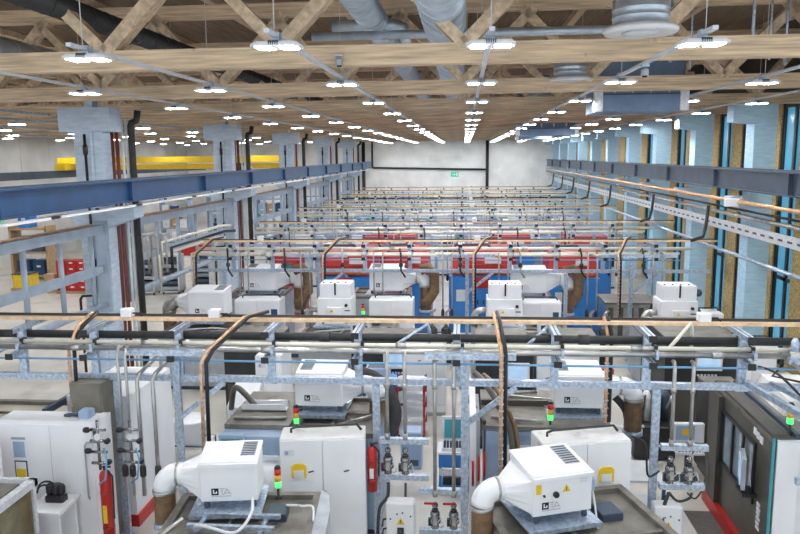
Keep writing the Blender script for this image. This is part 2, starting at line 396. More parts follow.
for i in range(7):
    y = 9.35 + 5.9 * i
    t = thing('air_diffuser', 'round white air diffuser under a zinc duct, %s from the camera' % ORD[i], 'air diffuser', (2.13, y, 7.43), 0, 'round ceiling air diffusers')
    b = MB(); b.lathe([(0.28, 0.02), (0.42, 0.0), (0.445, 0.03), (0.445, 0.055), (0.38, 0.09), (0.34, 0.10)], (0, 0, 0), M_white, 32); b.build('disc', t)
    MB().lathe([(0.2, 0.0), (0.22, -0.02), (0.1, -0.035)], (0, 0, 0.02), M_label, 24).build('core', t)
    b = MB(); b.lathe([(0.335, 0.1), (0.335, 0.18), (0.345, 0.19), (0.335, 0.2), (0.335, 0.27), (0.345, 0.28), (0.335, 0.29), (0.335, 0.4), (0.25, 0.44), (0.25, 0.75)], (0, 0, 0), M_spiral, 28); b.build('neck', t)
    b = MB(); b.tube([(0, 0, 0.7)] + arc((-0.3, 0, 0.7), 0.3, 0, PI / 2, 5) + [(-2.05, 0, 1.0), (-2.2, 0, 0.9)], 0.14, M_spiral, 12); b.build('feed_duct', t)
for i, (x0, x1, y, z0, z1) in enumerate(((2.83, 4.6, 16.0, 6.88, 7.9), (2.45, 5.1, 34.0, 6.85, 7.75), (3.2, 5.2, 45.0, 6.9, 7.8))):
    t = thing('fan_heater_box', 'blue grey ceiling fan box between the trusses, %s from the camera' % ORD[i], 'fan heater', ((x0 + x1) / 2, y, z0), 0, 'ceiling fan boxes')
    w = (x1 - x0) / 2; h = z1 - z0
    b = MB(); b.rbox(-w, w, 0, 1.6, 0, h, M_fan); b.box(-w, w, -0.02, 0, h * 0.33, h * 0.36, M_slate); b.build('casing', t)
    for s in (-1, 1): MB().box(s * w - 0.09, s * w + 0.09, -0.04, 0.12, 0.0, h * 0.55, M_alum).build('end_bracket', t)
    for k in range(4):
        x = -w * 0.62 + k * w * 0.42
        MB().prism([(x - 0.05, h * 0.58), (x + 0.05, h * 0.58), (x, h * 0.36)], -0.03, -0.01, 'y', M_white).build('arrow_plate', t)
for i in range(8):
    o = MB().tube([(0, 0, 0), (0, 0, 1.7)], 0.018 + 0.01 * (i % 2), M_galv, 6).build('hanger_rod', loc=(3.0 + 0.55 * i, 12.6 + 0.7 * (i % 3), 7.55)); tag(o, 'thin zinc hanger rod under the roof, %s toward the windowed wall' % ORD[i], 'rod', 'hanger rods under the roof')
o = MB().tube([(-2.6, 0, 0), (2.6, 0, 0), (2.85, 0, -0.06), (2.95, 0, -0.3)], 0.07, M_spiral, 10).build('branch_duct', loc=(0.1, 12.2, 7.95)); tag(o, 'thin zinc branch duct crossing behind the first truss', 'duct')
o = MB().tube([(-0.2, 0, 0), (0.9, 0, 0), (1.05, 0, -0.06), (1.1, 0, -0.4)], 0.1, M_spiral, 10).build('branch_duct', loc=(-2.1, 13.0, 8.25)); tag(o, 'short bent zinc duct between the two large spiral ducts', 'duct')

# light tracks + luminaires
def make_luminaire():
    t = thing('ceiling_light', '', 'ceiling light')
    b = MB(); b.prism([(-0.25, -0.11), (-0.2, -0.17), (0.2, -0.17), (0.25, -0.11), (0.25, 0.11), (0.2, 0.17), (-0.2, 0.17), (-0.25, 0.11)], 0.0, 0.03, 'z', M_white)
    b.prism([(-0.22, -0.1), (-0.18, -0.14), (0.18, -0.14), (0.22, -0.1), (0.22, 0.1), (0.18, 0.14), (-0.18, 0.14), (-0.22, 0.1)], 0.03, 0.05, 'z', M_white); b.build('housing', t)
    b = MB()
    for k in range(5): b.box(-0.05 + k * 0.022, -0.04 + k * 0.022, -0.175, -0.1, 0.01, 0.055, M_slate)
    b.build('heat_sink', t)
    for s in (-1, 1): MB().box(s * 0.125 - 0.075, s * 0.125 + 0.075, -0.12, 0.12, -0.005, 0.0, M_led).build('led_strip', t)
    MB().box(-0.035, 0.035, -0.06, 0.06, 0.05, 0.15, M_galv).build('clamp', t)
    return t
lum = make_luminaire()
TR = [(-6.45, 8.15), (-4.2, 8.04), (-1.9, 7.5), (0.27, 7.74), (2.45, 8.0), (4.84, 8.6), (6.75, 9.8)]
first = True
for ti, (x, y0) in enumerate(TR):
    zt = 7.1
    t = thing('light_track', 'long grey light track under the trusses, %s counted from the blue crane beam' % ORD[ti], 'light track', (x, y0 - 0.4, zt), 0, 'light tracks of the machine hall')
    L = 66.4 - y0
    MB().box(-0.028, 0.028, 0, L, 0.09, 0.13, M_track).build('rail', t)
    for k in range(16):
        yy = 0.3 + k * 4.0
        if yy < L: MB().tube([(0, yy, 0.13), (0, yy, 2.03)], 0.005, M_label, 5).build('hanger_wire', t)
    for k in range(15):
        yy = y0 + 4.0 * k
        if yy > 65: break
        o = lum if first else copy_tree(lum); first = False
        o.location = (x, yy, zt)
        o['label'] = 'flat white LED light, %s from the camera on the %s track from the blue beam' % (ORD[k], ORD[ti])
        o['group'] = 'LED lights of the machine hall'
for ti, x in enumerate((-11.8, -14.0, -17.2, -20.5, -23.5)):
    t = thing('light_track', 'long grey light track in the side bay, %s counted from the columns' % ORD[ti], 'light track', (x, 13, 7.1), 0, 'light tracks of the side bay')
    MB().box(-0.035, 0.035, 0, 52, 0.12, 0.19, M_galv).build('rail', t)
    for k in range(10): MB().tube([(0, 0.3 + k * 5, 0.19), (0, 0.3 + k * 5, 2.1)], 0.006, M_label, 5).build('hanger_wire', t)
    for k in range(10):
        o = copy_tree(lum); o.location = (x, 16.4 + 4.93 * k + 0.7 * (ti % 2), 7.1)
        o['label'] = 'flat white LED light, %s on the %s side bay track from the columns' % (ORD[k], ORD[ti]); o['group'] = 'LED lights of the side bay'
for i, (x, y) in enumerate(((-1.72, 10.2), (0.42, 8.9), (2.45, 10.4))):
    o = MB(); o.rbox(-0.045, 0.045, -0.05, 0.05, -0.06, 0.04, M_grey); o.lathe([(0.03, -0.08), (0.04, -0.06)], (0, 0, 0), M_black, 10); o.box(-0.05, 0.05, -0.05, 0.05, 0.06, 0.09, M_galv)
    o = o.build('smoke_sensor', loc=(x, y, (7.3, 7.95, 7.1)[i])); tag(o, ('small grey sensor box near the second large duct', 'small pale sensor box above the middle light track', 'small pale sensor box under the fifth light track')[i], 'sensor')

# ------------------------------------------------------------------ media racks (galvanized frames carrying pipes across the hall)
UPX = [-6.9, -5.72, -4.36, -2.92, -1.58, -0.1, 1.34, 2.66, 4.0, 5.4]
def strut(b, x0, x1, y0, y1, z0, z1, slots):
    b.box(x0, x1, y0, y1, z0, z1, M_galv)
    if slots:
        x = x0 + 0.05
        while x < x1 - 0.06:
            b.box(x, x + 0.04, y0 - 0.003, y0, (z0 + z1) / 2 - 0.009, (z0 + z1) / 2 + 0.009, M_grey); x += 0.085
def make_rack(posts, tall, x0, x1, slots, shorts):
    t = thing('pipe_rack', '', 'pipe rack')
    b = MB(); strut(b, x0, x1, -0.05, 0.05, 2.59, 2.68, slots); b.build('lower_rail', t)
    for x in UPX:
        if not x0 < x < x1: continue
        b = MB(); b.box(x - 0.055, x + 0.055, -0.04, 0.04, 2.68, 3.37, M_galv); b.box(x - 0.09, x + 0.09, -0.06, -0.05, 2.58, 2.69, M_galv); b.build('upright', t)
        s = 1
        for z, ya, yb in ((3.37, -0.3, 0.72), (3.0, -0.36, 0.04)):
            b = MB(); b.box(x - 0.05, x + 0.05, ya, yb, z, z + 0.07, M_galv); b.box(x - 0.055, x + 0.055, ya - 0.02, ya, z - 0.01, z + 0.08, M_black)
            b.box(x - 0.008, x + 0.008, ya, yb, z + 0.07, z + 0.072, M_slate); b.build('arm', t)
        b = MB(); b.box(x + 0.06, x + 0.11, -0.17, -0.05, 3.14, 3.27, M_black); b.box(x + 0.06, x + 0.1, -0.28, -0.17, 3.1, 3.22, M_galv); b.box(x + 0.07, x + 0.09, -0.2, 0.1, 3.12, 3.16, M_galv); b.build('pipe_clamp', t)
    for x in posts:
        b = MB(); b.box(x - 0.055, x + 0.055, -0.11, -0.05, 0, 3.12 if x in tall else 2.59, M_galv)
        for k in range(12): b.box(x - 0.01, x + 0.01, -0.113, -0.11, 0.4 + k * 0.2, 0.45 + k * 0.2, M_grey)
        b.box(x - 0.11, x + 0.11, -0.2, 0.05, 0, 0.015, M_galv); b.build('post', t)
    for xa, xb in shorts:
        b = MB(); strut(b, xa, xb, -0.36, -0.28, 3.08, 3.17, slots); b.build('short_rail', t)
    for x in tall:
        b = MB(); b.bar((x, -0.1, 2.0), (x + 0.75, -0.1, 2.6), 0.05, 0.08, M_galv); b.build('brace', t)
    return t
RY = [10.5, 21.1, 27.2, 35.1, 41.0, 46.9, 52.2, 57.5]
RL = ['galvanized pipe rack nearest the camera, crossing the whole hall', 'second galvanized pipe rack from the camera, before the red machines', 'third galvanized pipe rack from the camera, behind the red machines',
      'fourth galvanized pipe rack from the camera', 'fifth galvanized pipe rack from the camera', 'sixth galvanized pipe rack from the camera', 'seventh galvanized pipe rack from the camera', 'galvanized pipe rack farthest away, nearest the back wall']
front = make_rack([-5.36, -4.4, -1.31, 0.02, 2.8], (-4.4, 0.02), -7.7, 5.6, True, ((-5.05, -3.75), (-0.56, 0.75), (4.5, 5.55)))
front.location = (0, RY[0], 0); front['label'] = RL[0]; front['group'] = 'pipe racks across the hall'
gen = make_rack([-7.2, -4.3, 0.1, 2.95, 4.8], (-4.3, 0.1, 4.8), -8.3, 7.0, False, ((-5.2, -3.4), (-0.8, 0.9), (3.9, 6.0)))
for i in range(1, 8):
    o = gen if i == 1 else copy_tree(gen)
    o.location = (0, RY[i], 0); o['label'] = RL[i]; o['group'] = 'pipe racks across the hall'
WHICH = ['nearest', 'second', 'third', 'fourth', 'fifth', 'sixth', 'seventh', 'farthest']
for i, Y in enumerate(RY):
    x0, x1 = (-8.2, 4.75) if i == 0 else (-8.2 + 0.1 * (i % 3), 6.6 - 0.5 * (i % 2))
    W = WHICH[i]
    def pipe(nm, m, r, y, z, xa, xb, lab, couplings=()):
        b = MB(); b.tube([(xa, 0, 0), (xb, 0, 0)], r, m, 10)
        for c in couplings: b.tube([(c, 0, 0), (c + 0.16, 0, 0)], r * 1.22, M_steel if m is not M_dpipe else M_rubber, 10)
        o = b.build(nm, loc=(0, Y + y, z)); tag(o, lab, 'pipe', nm.replace('_', ' ') + 's on the racks')
    pipe('insulated_pipe', M_dpipe if i in (0, 5) else M_cream, 0.062 if i == 0 else 0.05, 0.16, 3.27, x0, x1 + 0.4, 'thick dark insulated pipe behind the uprights of the %s rack' % W if i in (0, 5) else 'thick cream pipe behind the uprights of the %s rack' % W, (-2.2, 1.7))
    pipe('supply_pipe', M_cream, 0.035, -0.12, 3.22 if i == 0 else 3.17, x0, x1, 'cream pipe running close to the uprights of the %s rack' % W, (-4.9, -1.0, 2.4))
    pipe('return_pipe', M_steel if i == 0 else M_cream, 0.042, -0.22, 3.135 if i else 3.16, x0, x1 - 0.1, 'pipe in front of the cream pipe on the %s rack' % W, (-6.0, -3.0, 0.1, 3.5))
    pipe('air_pipe', M_bpipe, 0.016, -0.3, 3.0, x0, x1, 'thin blue air pipe low on the %s rack' % W)
    t = thing('cable_tray', 'cable tray with orange cables along the top of the %s rack' % W, 'cable tray', (0, Y + 0.5, 3.44), 0, 'cable trays on the racks')
    b = MB(); b.box(x0, x1 + 1.2, -0.1, 0.1, 0, 0.012, M_alum); b.box(x0, x1 + 1.2, -0.11, -0.1, 0, 0.05, M_cable); b.box(x0, x1 + 1.2, 0.1, 0.11, 0, 0.07, M_olive); b.build('tray', t)
    b = MB()
    for k in range(3): b.tube([(x0, -0.06 + 0.06 * k, 0.03), (x1 + 1.1, -0.06 + 0.06 * k, 0.03)], 0.018, (M_copper, M_cable, M_black)[k], 6)
    b.build('cables', t)
    for k, x in enumerate((-5.4, -3.95, 3.6) if i == 0 else (-6.2, 0.4)):
        o = MB(); o.rbox(-0.09, 0.09, -0.08, 0.08, 0, 0.13, M_white, 0.015); o.tube([(0.09, 0, 0.05), (0.2, 0, 0.05), (0.25, 0, -0.0)], 0.015, M_black, 6)
        o = o.build('junction_box', loc=(x, Y + 0.5 - 0.0, 3.49)); tag(o, 'white junction box on the tray of the %s rack, %s counted from the column side' % (W, ORD[k]), 'junction box', 'junction boxes on the trays')
    if i:
        # drops: pairs of thin pipes from the rack to the floor machines
        for k, x in enumerate((-6.6, -4.75, -2.6, -0.6, 1.0, 3.5, 5.3)):
            b = MB()
            for dx in (0.0, 0.26):
                b.tube([(dx, -0.15, 3.2), (dx, -0.4, 3.22), (dx, -0.48, 3.1), (dx, -0.48, 1.7 - 0.2 * (k % 2)), ], 0.022, M_steel, 6)
                b.lathe([(0.02, 1.55), (0.05, 1.6), (0.05, 1.72), (0.03, 1.78), (0.02, 1.8)], (dx, -0.48, -0.2 * (k % 2)), M_dark, 8)
            o = b.build('drop_pipe', loc=(x, Y, 0)); tag(o, 'pair of thin steel drop pipes on the %s rack, %s from the column side' % (W, ORD[k]), 'drop pipe', 'drop pipes on the racks')

# ---- front rack drop pipes, valve shelves and connection boxes
def valve(b, x, y, z, m=M_chrome, handle=None):
    b.lathe([(0.03, 0.40), (0.045, 0.38), (0.045, 0.34), (0.03, 0.32), (0.03, 0.27), (0.07, 0.25), (0.075, 0.2), (0.06, 0.17), (0.085, 0.15), (0.085, 0.09), (0.05, 0.06), (0.06, 0.02), (0.06, 0.0)], (x, y, z), m, 10)
    b.box(x - 0.10, x - 0.04, y - 0.05, y + 0.01, z + 0.05, z + 0.16, M_black); b.box(x - 0.02, x + 0.03, y - 0.09, y - 0.05, z + 0.08, z + 0.2, M_steel)
def valve_shelf(x0, x1, y, z, label):
    b = MB(); strut(b, 0, x1 - x0, -0.05, 0.05, 0, 0.08, True); b.box(0, x1 - x0, 0.05, 0.12, 0.0, 0.02, M_alum)
    tag(b.build('valve_shelf', loc=(x0, y, z)), label, 'valve shelf', 'shelf rails on the front rack posts')
FY = RY[0] - 0.1
valve_shelf(-1.25, -0.52, FY - 0.11, 1.74, 'upper perforated shelf rail on the post beside the extinguisher')
valve_shelf(-1.25, -0.52, FY - 0.11, 1.17, 'lower perforated shelf rail on the post beside the extinguisher, under two valves')
valve_shelf(-0.66, -0.04, FY - 0.11, 0.96, 'double perforated rail in the middle aisle beside the tall post')
valve_shelf(-0.66, -0.04, FY - 0.11, 0.30, 'low perforated rail in the middle aisle below the red handles')
valve_shelf(2.86, 3.52, FY - 0.11, 1.74, 'upper perforated shelf rail near the dark machine')
valve_shelf(2.86, 3.50, FY - 0.11, 1.14, 'lower perforated shelf rail near the dark machine, under two valves')
def drop(x, zt, zb, label, m=M_steel, r=0.028, back=0.1):
    b = MB(); b.tube([(0, back, zt), (0, 0.05, zt), (0, 0.0, zt - 0.07), (0, 0, zb)], r, m, 10); b.lathe([(r * 1.35, zb), (r * 1.35, zb + 0.1)], (0, 0, 0), M_steel, 10)
    b.lathe([(r * 1.3, 2.62), (r * 1.3, 2.7)], (0, 0, 0), M_steel, 10)
    tag(b.build('drop_pipe', loc=(x, FY - 0.2, 0)), label, 'drop pipe', 'drop pipes of the front rack')
drop(-1.12, 3.15, 1.83, 'steel drop pipe beside the post by the extinguisher, nearer that post')
drop(-0.86, 3.15, 1.83, 'steel drop pipe by the extinguisher post, the one nearer the aisle')
drop(-0.42, 3.06, 0.95, 'long steel drop pipe over the middle aisle, nearer the connection box')
drop(-0.14, 3.06, 0.95, 'long steel drop pipe over the middle aisle, next to the tall post')
drop(2.98, 3.06, 1.83, 'steel drop pipe next to the rack post near the dark machine')
drop(3.24, 3.06, 1.83, 'steel drop pipe near the dark machine, in front of the control panel')
def valve_thing(x, z, label, handle=False, hose=None):
    t = thing('shutoff_valve', label, 'valve', (x, FY - 0.2, z), 0, 'shut-off valves of the front rack')
    b = MB(); valve(b, 0, 0, 0); b.build('body', t)
    b = MB(); b.lathe([(0.05, 0), (0.05, 0.05)], (0, 0, 0.25), M_black, 8); b.build('collar', t)
    if handle: MB().box(-0.16, 0.02, -0.07, -0.05, 0.40, 0.43, M_red).build('handle', t)
    b = MB(); b.tube([(0.02, -0.06, 0.1), (0.1, -0.08, 0.2), (0.13, -0.04, 0.05), (0.08, 0, 0.01)], 0.008, M_label, 5); b.build('wire', t)
for x, z, lb, h in ((-1.12, 1.30, 'steel valve on the extinguisher post shelf, nearer the post', False), (-0.86, 1.30, 'steel valve on the extinguisher post shelf, nearer the aisle', False),
                    (-0.42, 0.45, 'red handled valve in the aisle, nearer the connection box', True), (-0.14, 0.45, 'red handled valve in the aisle, next to the tall post', True),
                    (2.98, 1.27, 'steel valve on the shelf near the dark machine, next to the post', False), (3.24, 1.27, 'steel valve on the shelf near the dark machine, outer one', False)):
    valve_thing(x, z, lb, h)
def hose(pts, r, m, label, name='hose'):
    p0 = Vector(pts[0]); P = []
    V = [Vector(p) for p in pts]
    for i in range(len(V) - 1):             # Catmull-Rom smoothing
        a, b_, c, d = V[max(i - 1, 0)], V[i], V[i + 1], V[min(i + 2, len(V) - 1)]
        for k in range(5):
            u = k / 5
            P.append(0.5 * ((2 * b_) + (-a + c) * u + (2 * a - 5 * b_ + 4 * c - d) * u * u + (-a + 3 * b_ - 3 * c + d) * u ** 3))
    P.append(V[-1])
    tag(MB().tube([p - p0 for p in P], r, m, 8).build(name, loc=p0), label, name.replace('_', ' '))
hose([(-1.12, 10.2, 1.15), (-1.13, 10.15, 0.95), (-1.24, 10.1, 0.8), (-1.27, 10.05, 0.5), (-1.28, 10.1, 0.05)], 0.024, M_rubber, 'black hose hanging under the valve shelf by the extinguisher post')
hose([(-0.86, 10.2, 1.15), (-0.86, 10.17, 0.98), (-0.87, 10.15, 0.8), (-0.9, 10.1, 0.7)], 0.018, M_rubber, 'short black hose dropping into the white connection box')
hose([(2.98, 10.2, 1.12), (2.9, 10.15, 0.9), (2.88, 10.1, 0.6), (2.86, 10.1, 0.3)], 0.028, M_rubber, 'black hose running down the post near the dark machine')
hose([(2.98, 10.2, 1.12), (3.1, 10.18, 1.0), (3.25, 10.15, 1.06), (3.3, 10.2, 1.12)], 0.02, M_rubber, 'black hose looping under the shelf near the dark machine')
hose([(3.24, 10.2, 1.12), (3.4, 10.3, 1.0), (3.75, 10.9, 1.08), (3.95, 11.8, 1.2), (4.05, 12.6, 0.72)], 0.012, M_black, 'thin black cable from the shelf to the control panel', 'cable')
def conn_box(x, y, label, w=0.42, h=0.95):
    t = thing('connection_box', label, 'connection box', (x, y, 0), 0, 'white connection boxes')
    MB().rbox(-w / 2, w / 2, 0, 0.22, 0, h, M_white, 0.02).build('casing', t)
    b = MB(); b.prism([(-0.06, h - 0.33), (0.06, h - 0.33), (0, h - 0.23)], -0.006, 0, 'y', M_yellow); b.box(-0.006, 0.006, -0.009, -0.006, h - 0.31, h - 0.26, M_black); b.build('warning_sign', t)
    b = MB(); b.rbox(-0.05, 0.05, -0.02, 0, h - 0.48, h - 0.38, M_black, 0.005); b.lathe([(0.02, -0.04), (0.025, -0.02)], (0, 0, h - 0.43), M_slate, 8, 'y'); b.build('switch', t)
    b = MB(); b.box(-0.06, 0.06, -0.006, 0, h - 0.62, h - 0.52, M_slate); b.box(-0.05, 0.05, -0.008, -0.006, h - 0.61, h - 0.53, M_bgrey); b.build('display', t)
    b = MB()
    for dx, dz in ((-0.05, 0.17), (0.03, 0.15), (-0.15, 0.25), (-0.15, 0.55), (0.15, 0.2)): b.lathe([(0.013, -0.01), (0.013, 0)], (dx, 0, h - dz), M_slate, 8, 'y')
    b.build('buttons', t)
    b = MB()
    for k in range(3): b.tube([(-w / 2, 0.1, h - 0.3 - 0.15 * k), (-w / 2 - 0.06, 0.1, h - 0.32 - 0.15 * k), (-w / 2 - 0.07, 0.08, h - 0.42 - 0.15 * k)], 0.014, M_black, 6)
    b.build('cable_glands', t)
conn_box(-0.92, 9.95, 'white connection box with warning sign in the middle aisle beside the extinguisher post')
conn_box(2.96, 10.1, 'white connection box with warning sign by the post near the dark machine', 0.40, 0.95)

# bent media pipes beside the big white enclosure and valves on them
for k, (x, y1, zt) in enumerate(((-5.14, 10.3, 3.0), (-5.02, 10.3, 3.0), (-4.86, 10.9, 2.78), (-4.62, 10.9, 2.78))):
    b = MB()
    if k < 2: b.tube([(0, 0.25, 3.2), (0, 0.05, 3.22), (0, 0, 3.12), (0, 0, 0.9)], 0.022, M_steel, 8)
    else: b.tube([(0.22, 0.95, 3.12), (0.02, 0.06, 2.82), (0, 0, 2.74), (0, 0, 0.9)], 0.03, M_steel, 8)
    b.lathe([(0.03, 1.2), (0.05, 1.22), (0.05, 1.35), (0.03, 1.4)], (0, 0, 0), M_dark, 8)
    tag(b.build('drop_pipe', loc=(x, 10.05, 0)), ('thin steel drop pipe hugging the post by the white enclosure', 'thin steel drop pipe second from the post by the white enclosure', 'bent steel pipe before the slanting white panel, nearer the post', 'bent steel pipe before the slanting white panel, farther from the post')[k], 'drop pipe', 'drop pipes of the front rack')
def manifold(x, y, z, label, rot=0):
    t = thing('valve_manifold', label, 'valve manifold', (x, y, z), rot)
    b = MB(); b.tube([(0, 0, -0.35), (0, 0, 0.4)], 0.022, M_chrome, 8)
    for k in range(4): b.tube([(-0.12, 0, -0.25 + 0.17 * k), (0.12, 0, -0.25 + 0.17 * k)], 0.024, M_chrome, 8)
    b.build('body', t)
    for k in range(4):
        b = MB(); b.lathe([(0.03, -0.05), (0.042, -0.03), (0.042, 0.02), (0.02, 0.05)], (0.15 - 0.3 * (k % 2), -0.02, -0.22 + 0.16 * k), M_black, 10, 'x' if k % 2 else 'y'); b.build('handwheel', t)
    b = MB(); b.lathe([(0.05, -0.03), (0.05, 0.0)], (0.03, -0.06, 0.18), M_label, 12, 'y'); b.build('gauge', t)
    MB().tube([(0.1, -0.04, 0.0), (0.16, -0.1, -0.15), (0.12, -0.1, -0.45), (0.0, -0.06, -0.55)], 0.014, M_bpipe, 6).build('air_hose', t)
manifold(-5.3, 9.62, 1.85, 'cluster of black valves on the edge of the big white enclosure')
manifold(-4.95, 9.9, 1.75, 'steel valve cluster on the pipes before the slanting white panel')
manifold(4.72, 9.2, 1.35, 'brass and black valve cluster before the pale side of the dark machine')
b = MB(); strut(b, 0, 0.8, 0, 0.07, 0, 0.09, True); tag(b.build('valve_shelf', loc=(4.3, 9.25, 1.72)), 'perforated rail before the pale side of the dark machine', 'valve shelf')
for k, x in enumerate((4.55, 4.72)):
    tag(MB().tube([(0, 1.0, 3.1), (0, 0.1, 2.95), (0, 0, 2.85), (0, 0, 1.0)], 0.022, M_steel, 8).build('drop_pipe', loc=(x, 9.15, 0)), ('steel drop pipe before the pale side of the dark machine, nearer its dark door', 'steel drop pipe before the pale side of the dark machine, outer one')[k], 'drop pipe')

# copper cable drops (thick bundles falling from the tray to the machines)
def cable_drop(pts, label):
    p0 = Vector(pts[0]); t = thing('cable_drop', label, 'cable drop', p0)
    P = [Vector(p) - p0 for p in pts]
    off = Vector((-0.03, -0.02, 0)); of2 = Vector((0.035, 0.02, 0))
    MB().tube([p + of2 for p in P], 0.03, M_black, 8).build('black_cable', t)
    MB().tube([p + off for p in P], 0.026, M_copper, 8).build('copper_cable', t)
    b = MB(); d = P[-1] - P[-2]; n = int(d.length / 0.1)
    for k in range(n):
        q = P[-2] + d * (k / n); b.box(q.x - 0.058, q.x + 0.01, q.y - 0.05, q.y + 0.03, q.z, q.z + 0.008, M_galv)
    b.build('clips', t)
cable_drop([(-3.12, 11.0, 3.58), (-3.35, 10.7, 3.56), (-3.66, 9.9, 3.24), (-3.73, 9.8, 3.08), (-3.72, 9.72, 1.8)], 'cable bundle bending down from the tray beside the blue framed tub')
cable_drop([(0.48, 11.0, 3.6), (0.5, 10.6, 3.56), (0.55, 10.02, 3.3), (0.56, 9.98, 3.2), (0.56, 9.9, 1.4)], 'cable bundle bending down to the elbow of the warning sign filter')
cable_drop([(-5.95, 11.0, 3.55), (-6.0, 10.6, 3.4), (-6.05, 10.4, 3.1), (-5.95, 10.2, 2.25)], 'cable bundle dropping onto the roof of the big white enclosure')
cable_drop([(2.15, 11.0, 3.55), (2.2, 10.9, 3.3), (2.17, 10.75, 3.0), (2.12, 10.5, 2.05)], 'thin cable bundle dropping behind the white cabinet with orange pocket')
for k, (x, y) in enumerate(((-4.05, 20.4), (0.3, 20.4), (-7.9, 20.4), (4.35, 20.4))):
    cable_drop([(x + 0.5, 21.6, 3.58), (x + 0.3, 21.2, 3.55), (x, 20.6, 3.2), (x, 20.5, 3.0), (x, 20.4, 1.5)], 'cable bundle falling from the second rack, %s from the windowed wall' % ORD[(2, 1, 3, 0)[k]])
# diagonal stay tubes
for k, (x0, z0, x1, z1, Y) in enumerate(((-1.1, 3.15, -0.55, 3.45, 10.5), (0.85, 3.15, 1.25, 3.42, 10.5), (2.95, 3.2, 3.35, 3.5, 10.5))):
    tag(MB().tube([(0, 0, 0), (x1 - x0, 0.35, z1 - z0), (x1 - x0 + 0.03, 0.37, z1 - z0 - 0.1), (x1 - x0 + 0.03, 0.37, z1 - z0 - 0.35)], 0.028, M_cream if k == 2 else M_galv, 8).build('stay_tube', loc=(x0, Y - 0.05, z0)),
        ('slanting steel tube on the front rack beside the extinguisher post', 'slanting steel tube on the front rack by the warning filter cables', 'bent cream tube on the front rack near the dark machine')[k], 'tube')
# clamp assembly where the front pipes end
t = thing('pipe_clamp_assembly', 'clamps and couplings at the windowed end of the front pipes', 'pipe fitting', (4.55, 10.28, 3.2))
b = MB(); b.tube([(0, 0, -0.04), (0.32, 0, -0.04)], 0.07, M_steel, 10); b.tube([(0.05, 0.1, 0.0), (0.45, 0.1, 0.02)], 0.055, M_steel, 10); b.build('coupling', t)
for k in range(3): MB().lathe([(0.03, -0.1), (0.06, -0.08), (0.06, 0.05), (0.03, 0.12)], (0.08 + 0.13 * k, 0.02, 0.1), (M_galv, M_black, M_steel)[k], 8).build('valve', t)
MB().tube([(-0.1, -0.05, -0.15), (-0.25, -0.1, -0.3), (0.2, -0.3, -0.35), (0.55, -0.9, -0.45)], 0.02, M_black, 6).build('cable', t)
# pipes and trays running along the windowed wall
for k, (x, z, r, m, nm, lb) in enumerate(((7.1, 4.72, 0.05, M_copper, 'wall_pipe', 'copper coloured pipe along the windowed wall under the slate crane beam'), (7.15, 4.36, 0.055, M_steel, 'wall_pipe', 'steel pipe along the windowed wall, below the copper one'),
                                         (7.0, 4.55, 0.03, M_black, 'wall_cable', 'black cable along the windowed wall beside the copper pipe'), (7.2, 3.3, 0.05, M_galv, 'wall_pipe', 'lowest zinc pipe along the windowed wall'))):
    tag(MB().tube([(0, 0, 0), (0, 50, 0)], r, m, 10).build(nm, loc=(x, 13.5, z)), lb, 'pipe')
t = thing('wall_tray', 'perforated white cable tray along the windowed wall', 'cable tray', (7.3, 13.5, 3.85))
MB().box(-0.02, 0.02, 0, 50, 0, 0.26, M_alum).build('tray', t)
b = MB()
for k in range(100): b.box(-0.024, -0.02, 0.2 + k * 0.5, 0.45 + k * 0.5, 0.1, 0.15, M_slate)
b.build('slots', t)
for i, Y in enumerate(RY):
    tag(MB().tube([(7.0 if i else 7.0, Y + 0.4, 4.5), (6.95, Y + 0.4, 3.9), (6.85, Y + 0.3, 3.6), (6.5, Y + 0.2, 3.5)], 0.05, M_black, 8).build('connecting_hose'), 'black hose linking the wall pipes to the %s rack' % WHICH[i], 'hose', 'hoses from wall pipes to racks')
o = MB(); o.rbox(-0.16, 0.16, -0.1, 0.1, 0, 0.2, M_white, 0.02); o.tube([(0.1, 0, 0.1), (0.3, 0.1, 0.2)], 0.05, M_white, 8); tag(o.build('sensor_head', loc=(6.95, 19.6, 4.6)), 'white sensor head sitting on the copper wall pipe', 'sensor')

# ------------------------------------------------------------------ mist filters on the machines
def logo(b, x, z, s, y=-0.004):
    # black square with a white angular stroke, beside a hatched grey triangle and a fine line of lettering
    b.box(x, x + s, y, 0, z, z + s, M_black)
    b.box(x + 0.22 * s, x + 0.38 * s, y - 0.003, y, z + 0.25 * s, z + 0.82 * s, M_white); b.box(x + 0.38 * s, x + 0.8 * s, y - 0.003, y, z + 0.25 * s, z + 0.40 * s, M_white); b.box(x + 0.64 * s, x + 0.8 * s, y - 0.003, y, z + 0.4 * s, z + 0.58 * s, M_white)
    def st(x0, z0, x1, z1, w=0.07):
        b.bar((x + x0 * s, y, z + z0 * s), (x + x1 * s, y, z + z1 * s), w * s, 0.004, M_grey, up=(0, 1, 0))
    st(1.15, 0.95, 1.85, 0.95); st(1.5, 0.95, 1.5, 0.05); st(1.7, 0.05, 2.15, 0.95); st(2.15, 0.95, 2.75, 0.05); st(1.85, 0.3, 2.5, 0.3)
    for k in range(14): b.box(x + (0.02 + 0.2 * k) * s, x + (0.15 + 0.2 * k) * s, y, 0, z - 0.22 * s, z - 0.12 * s, M_grey)
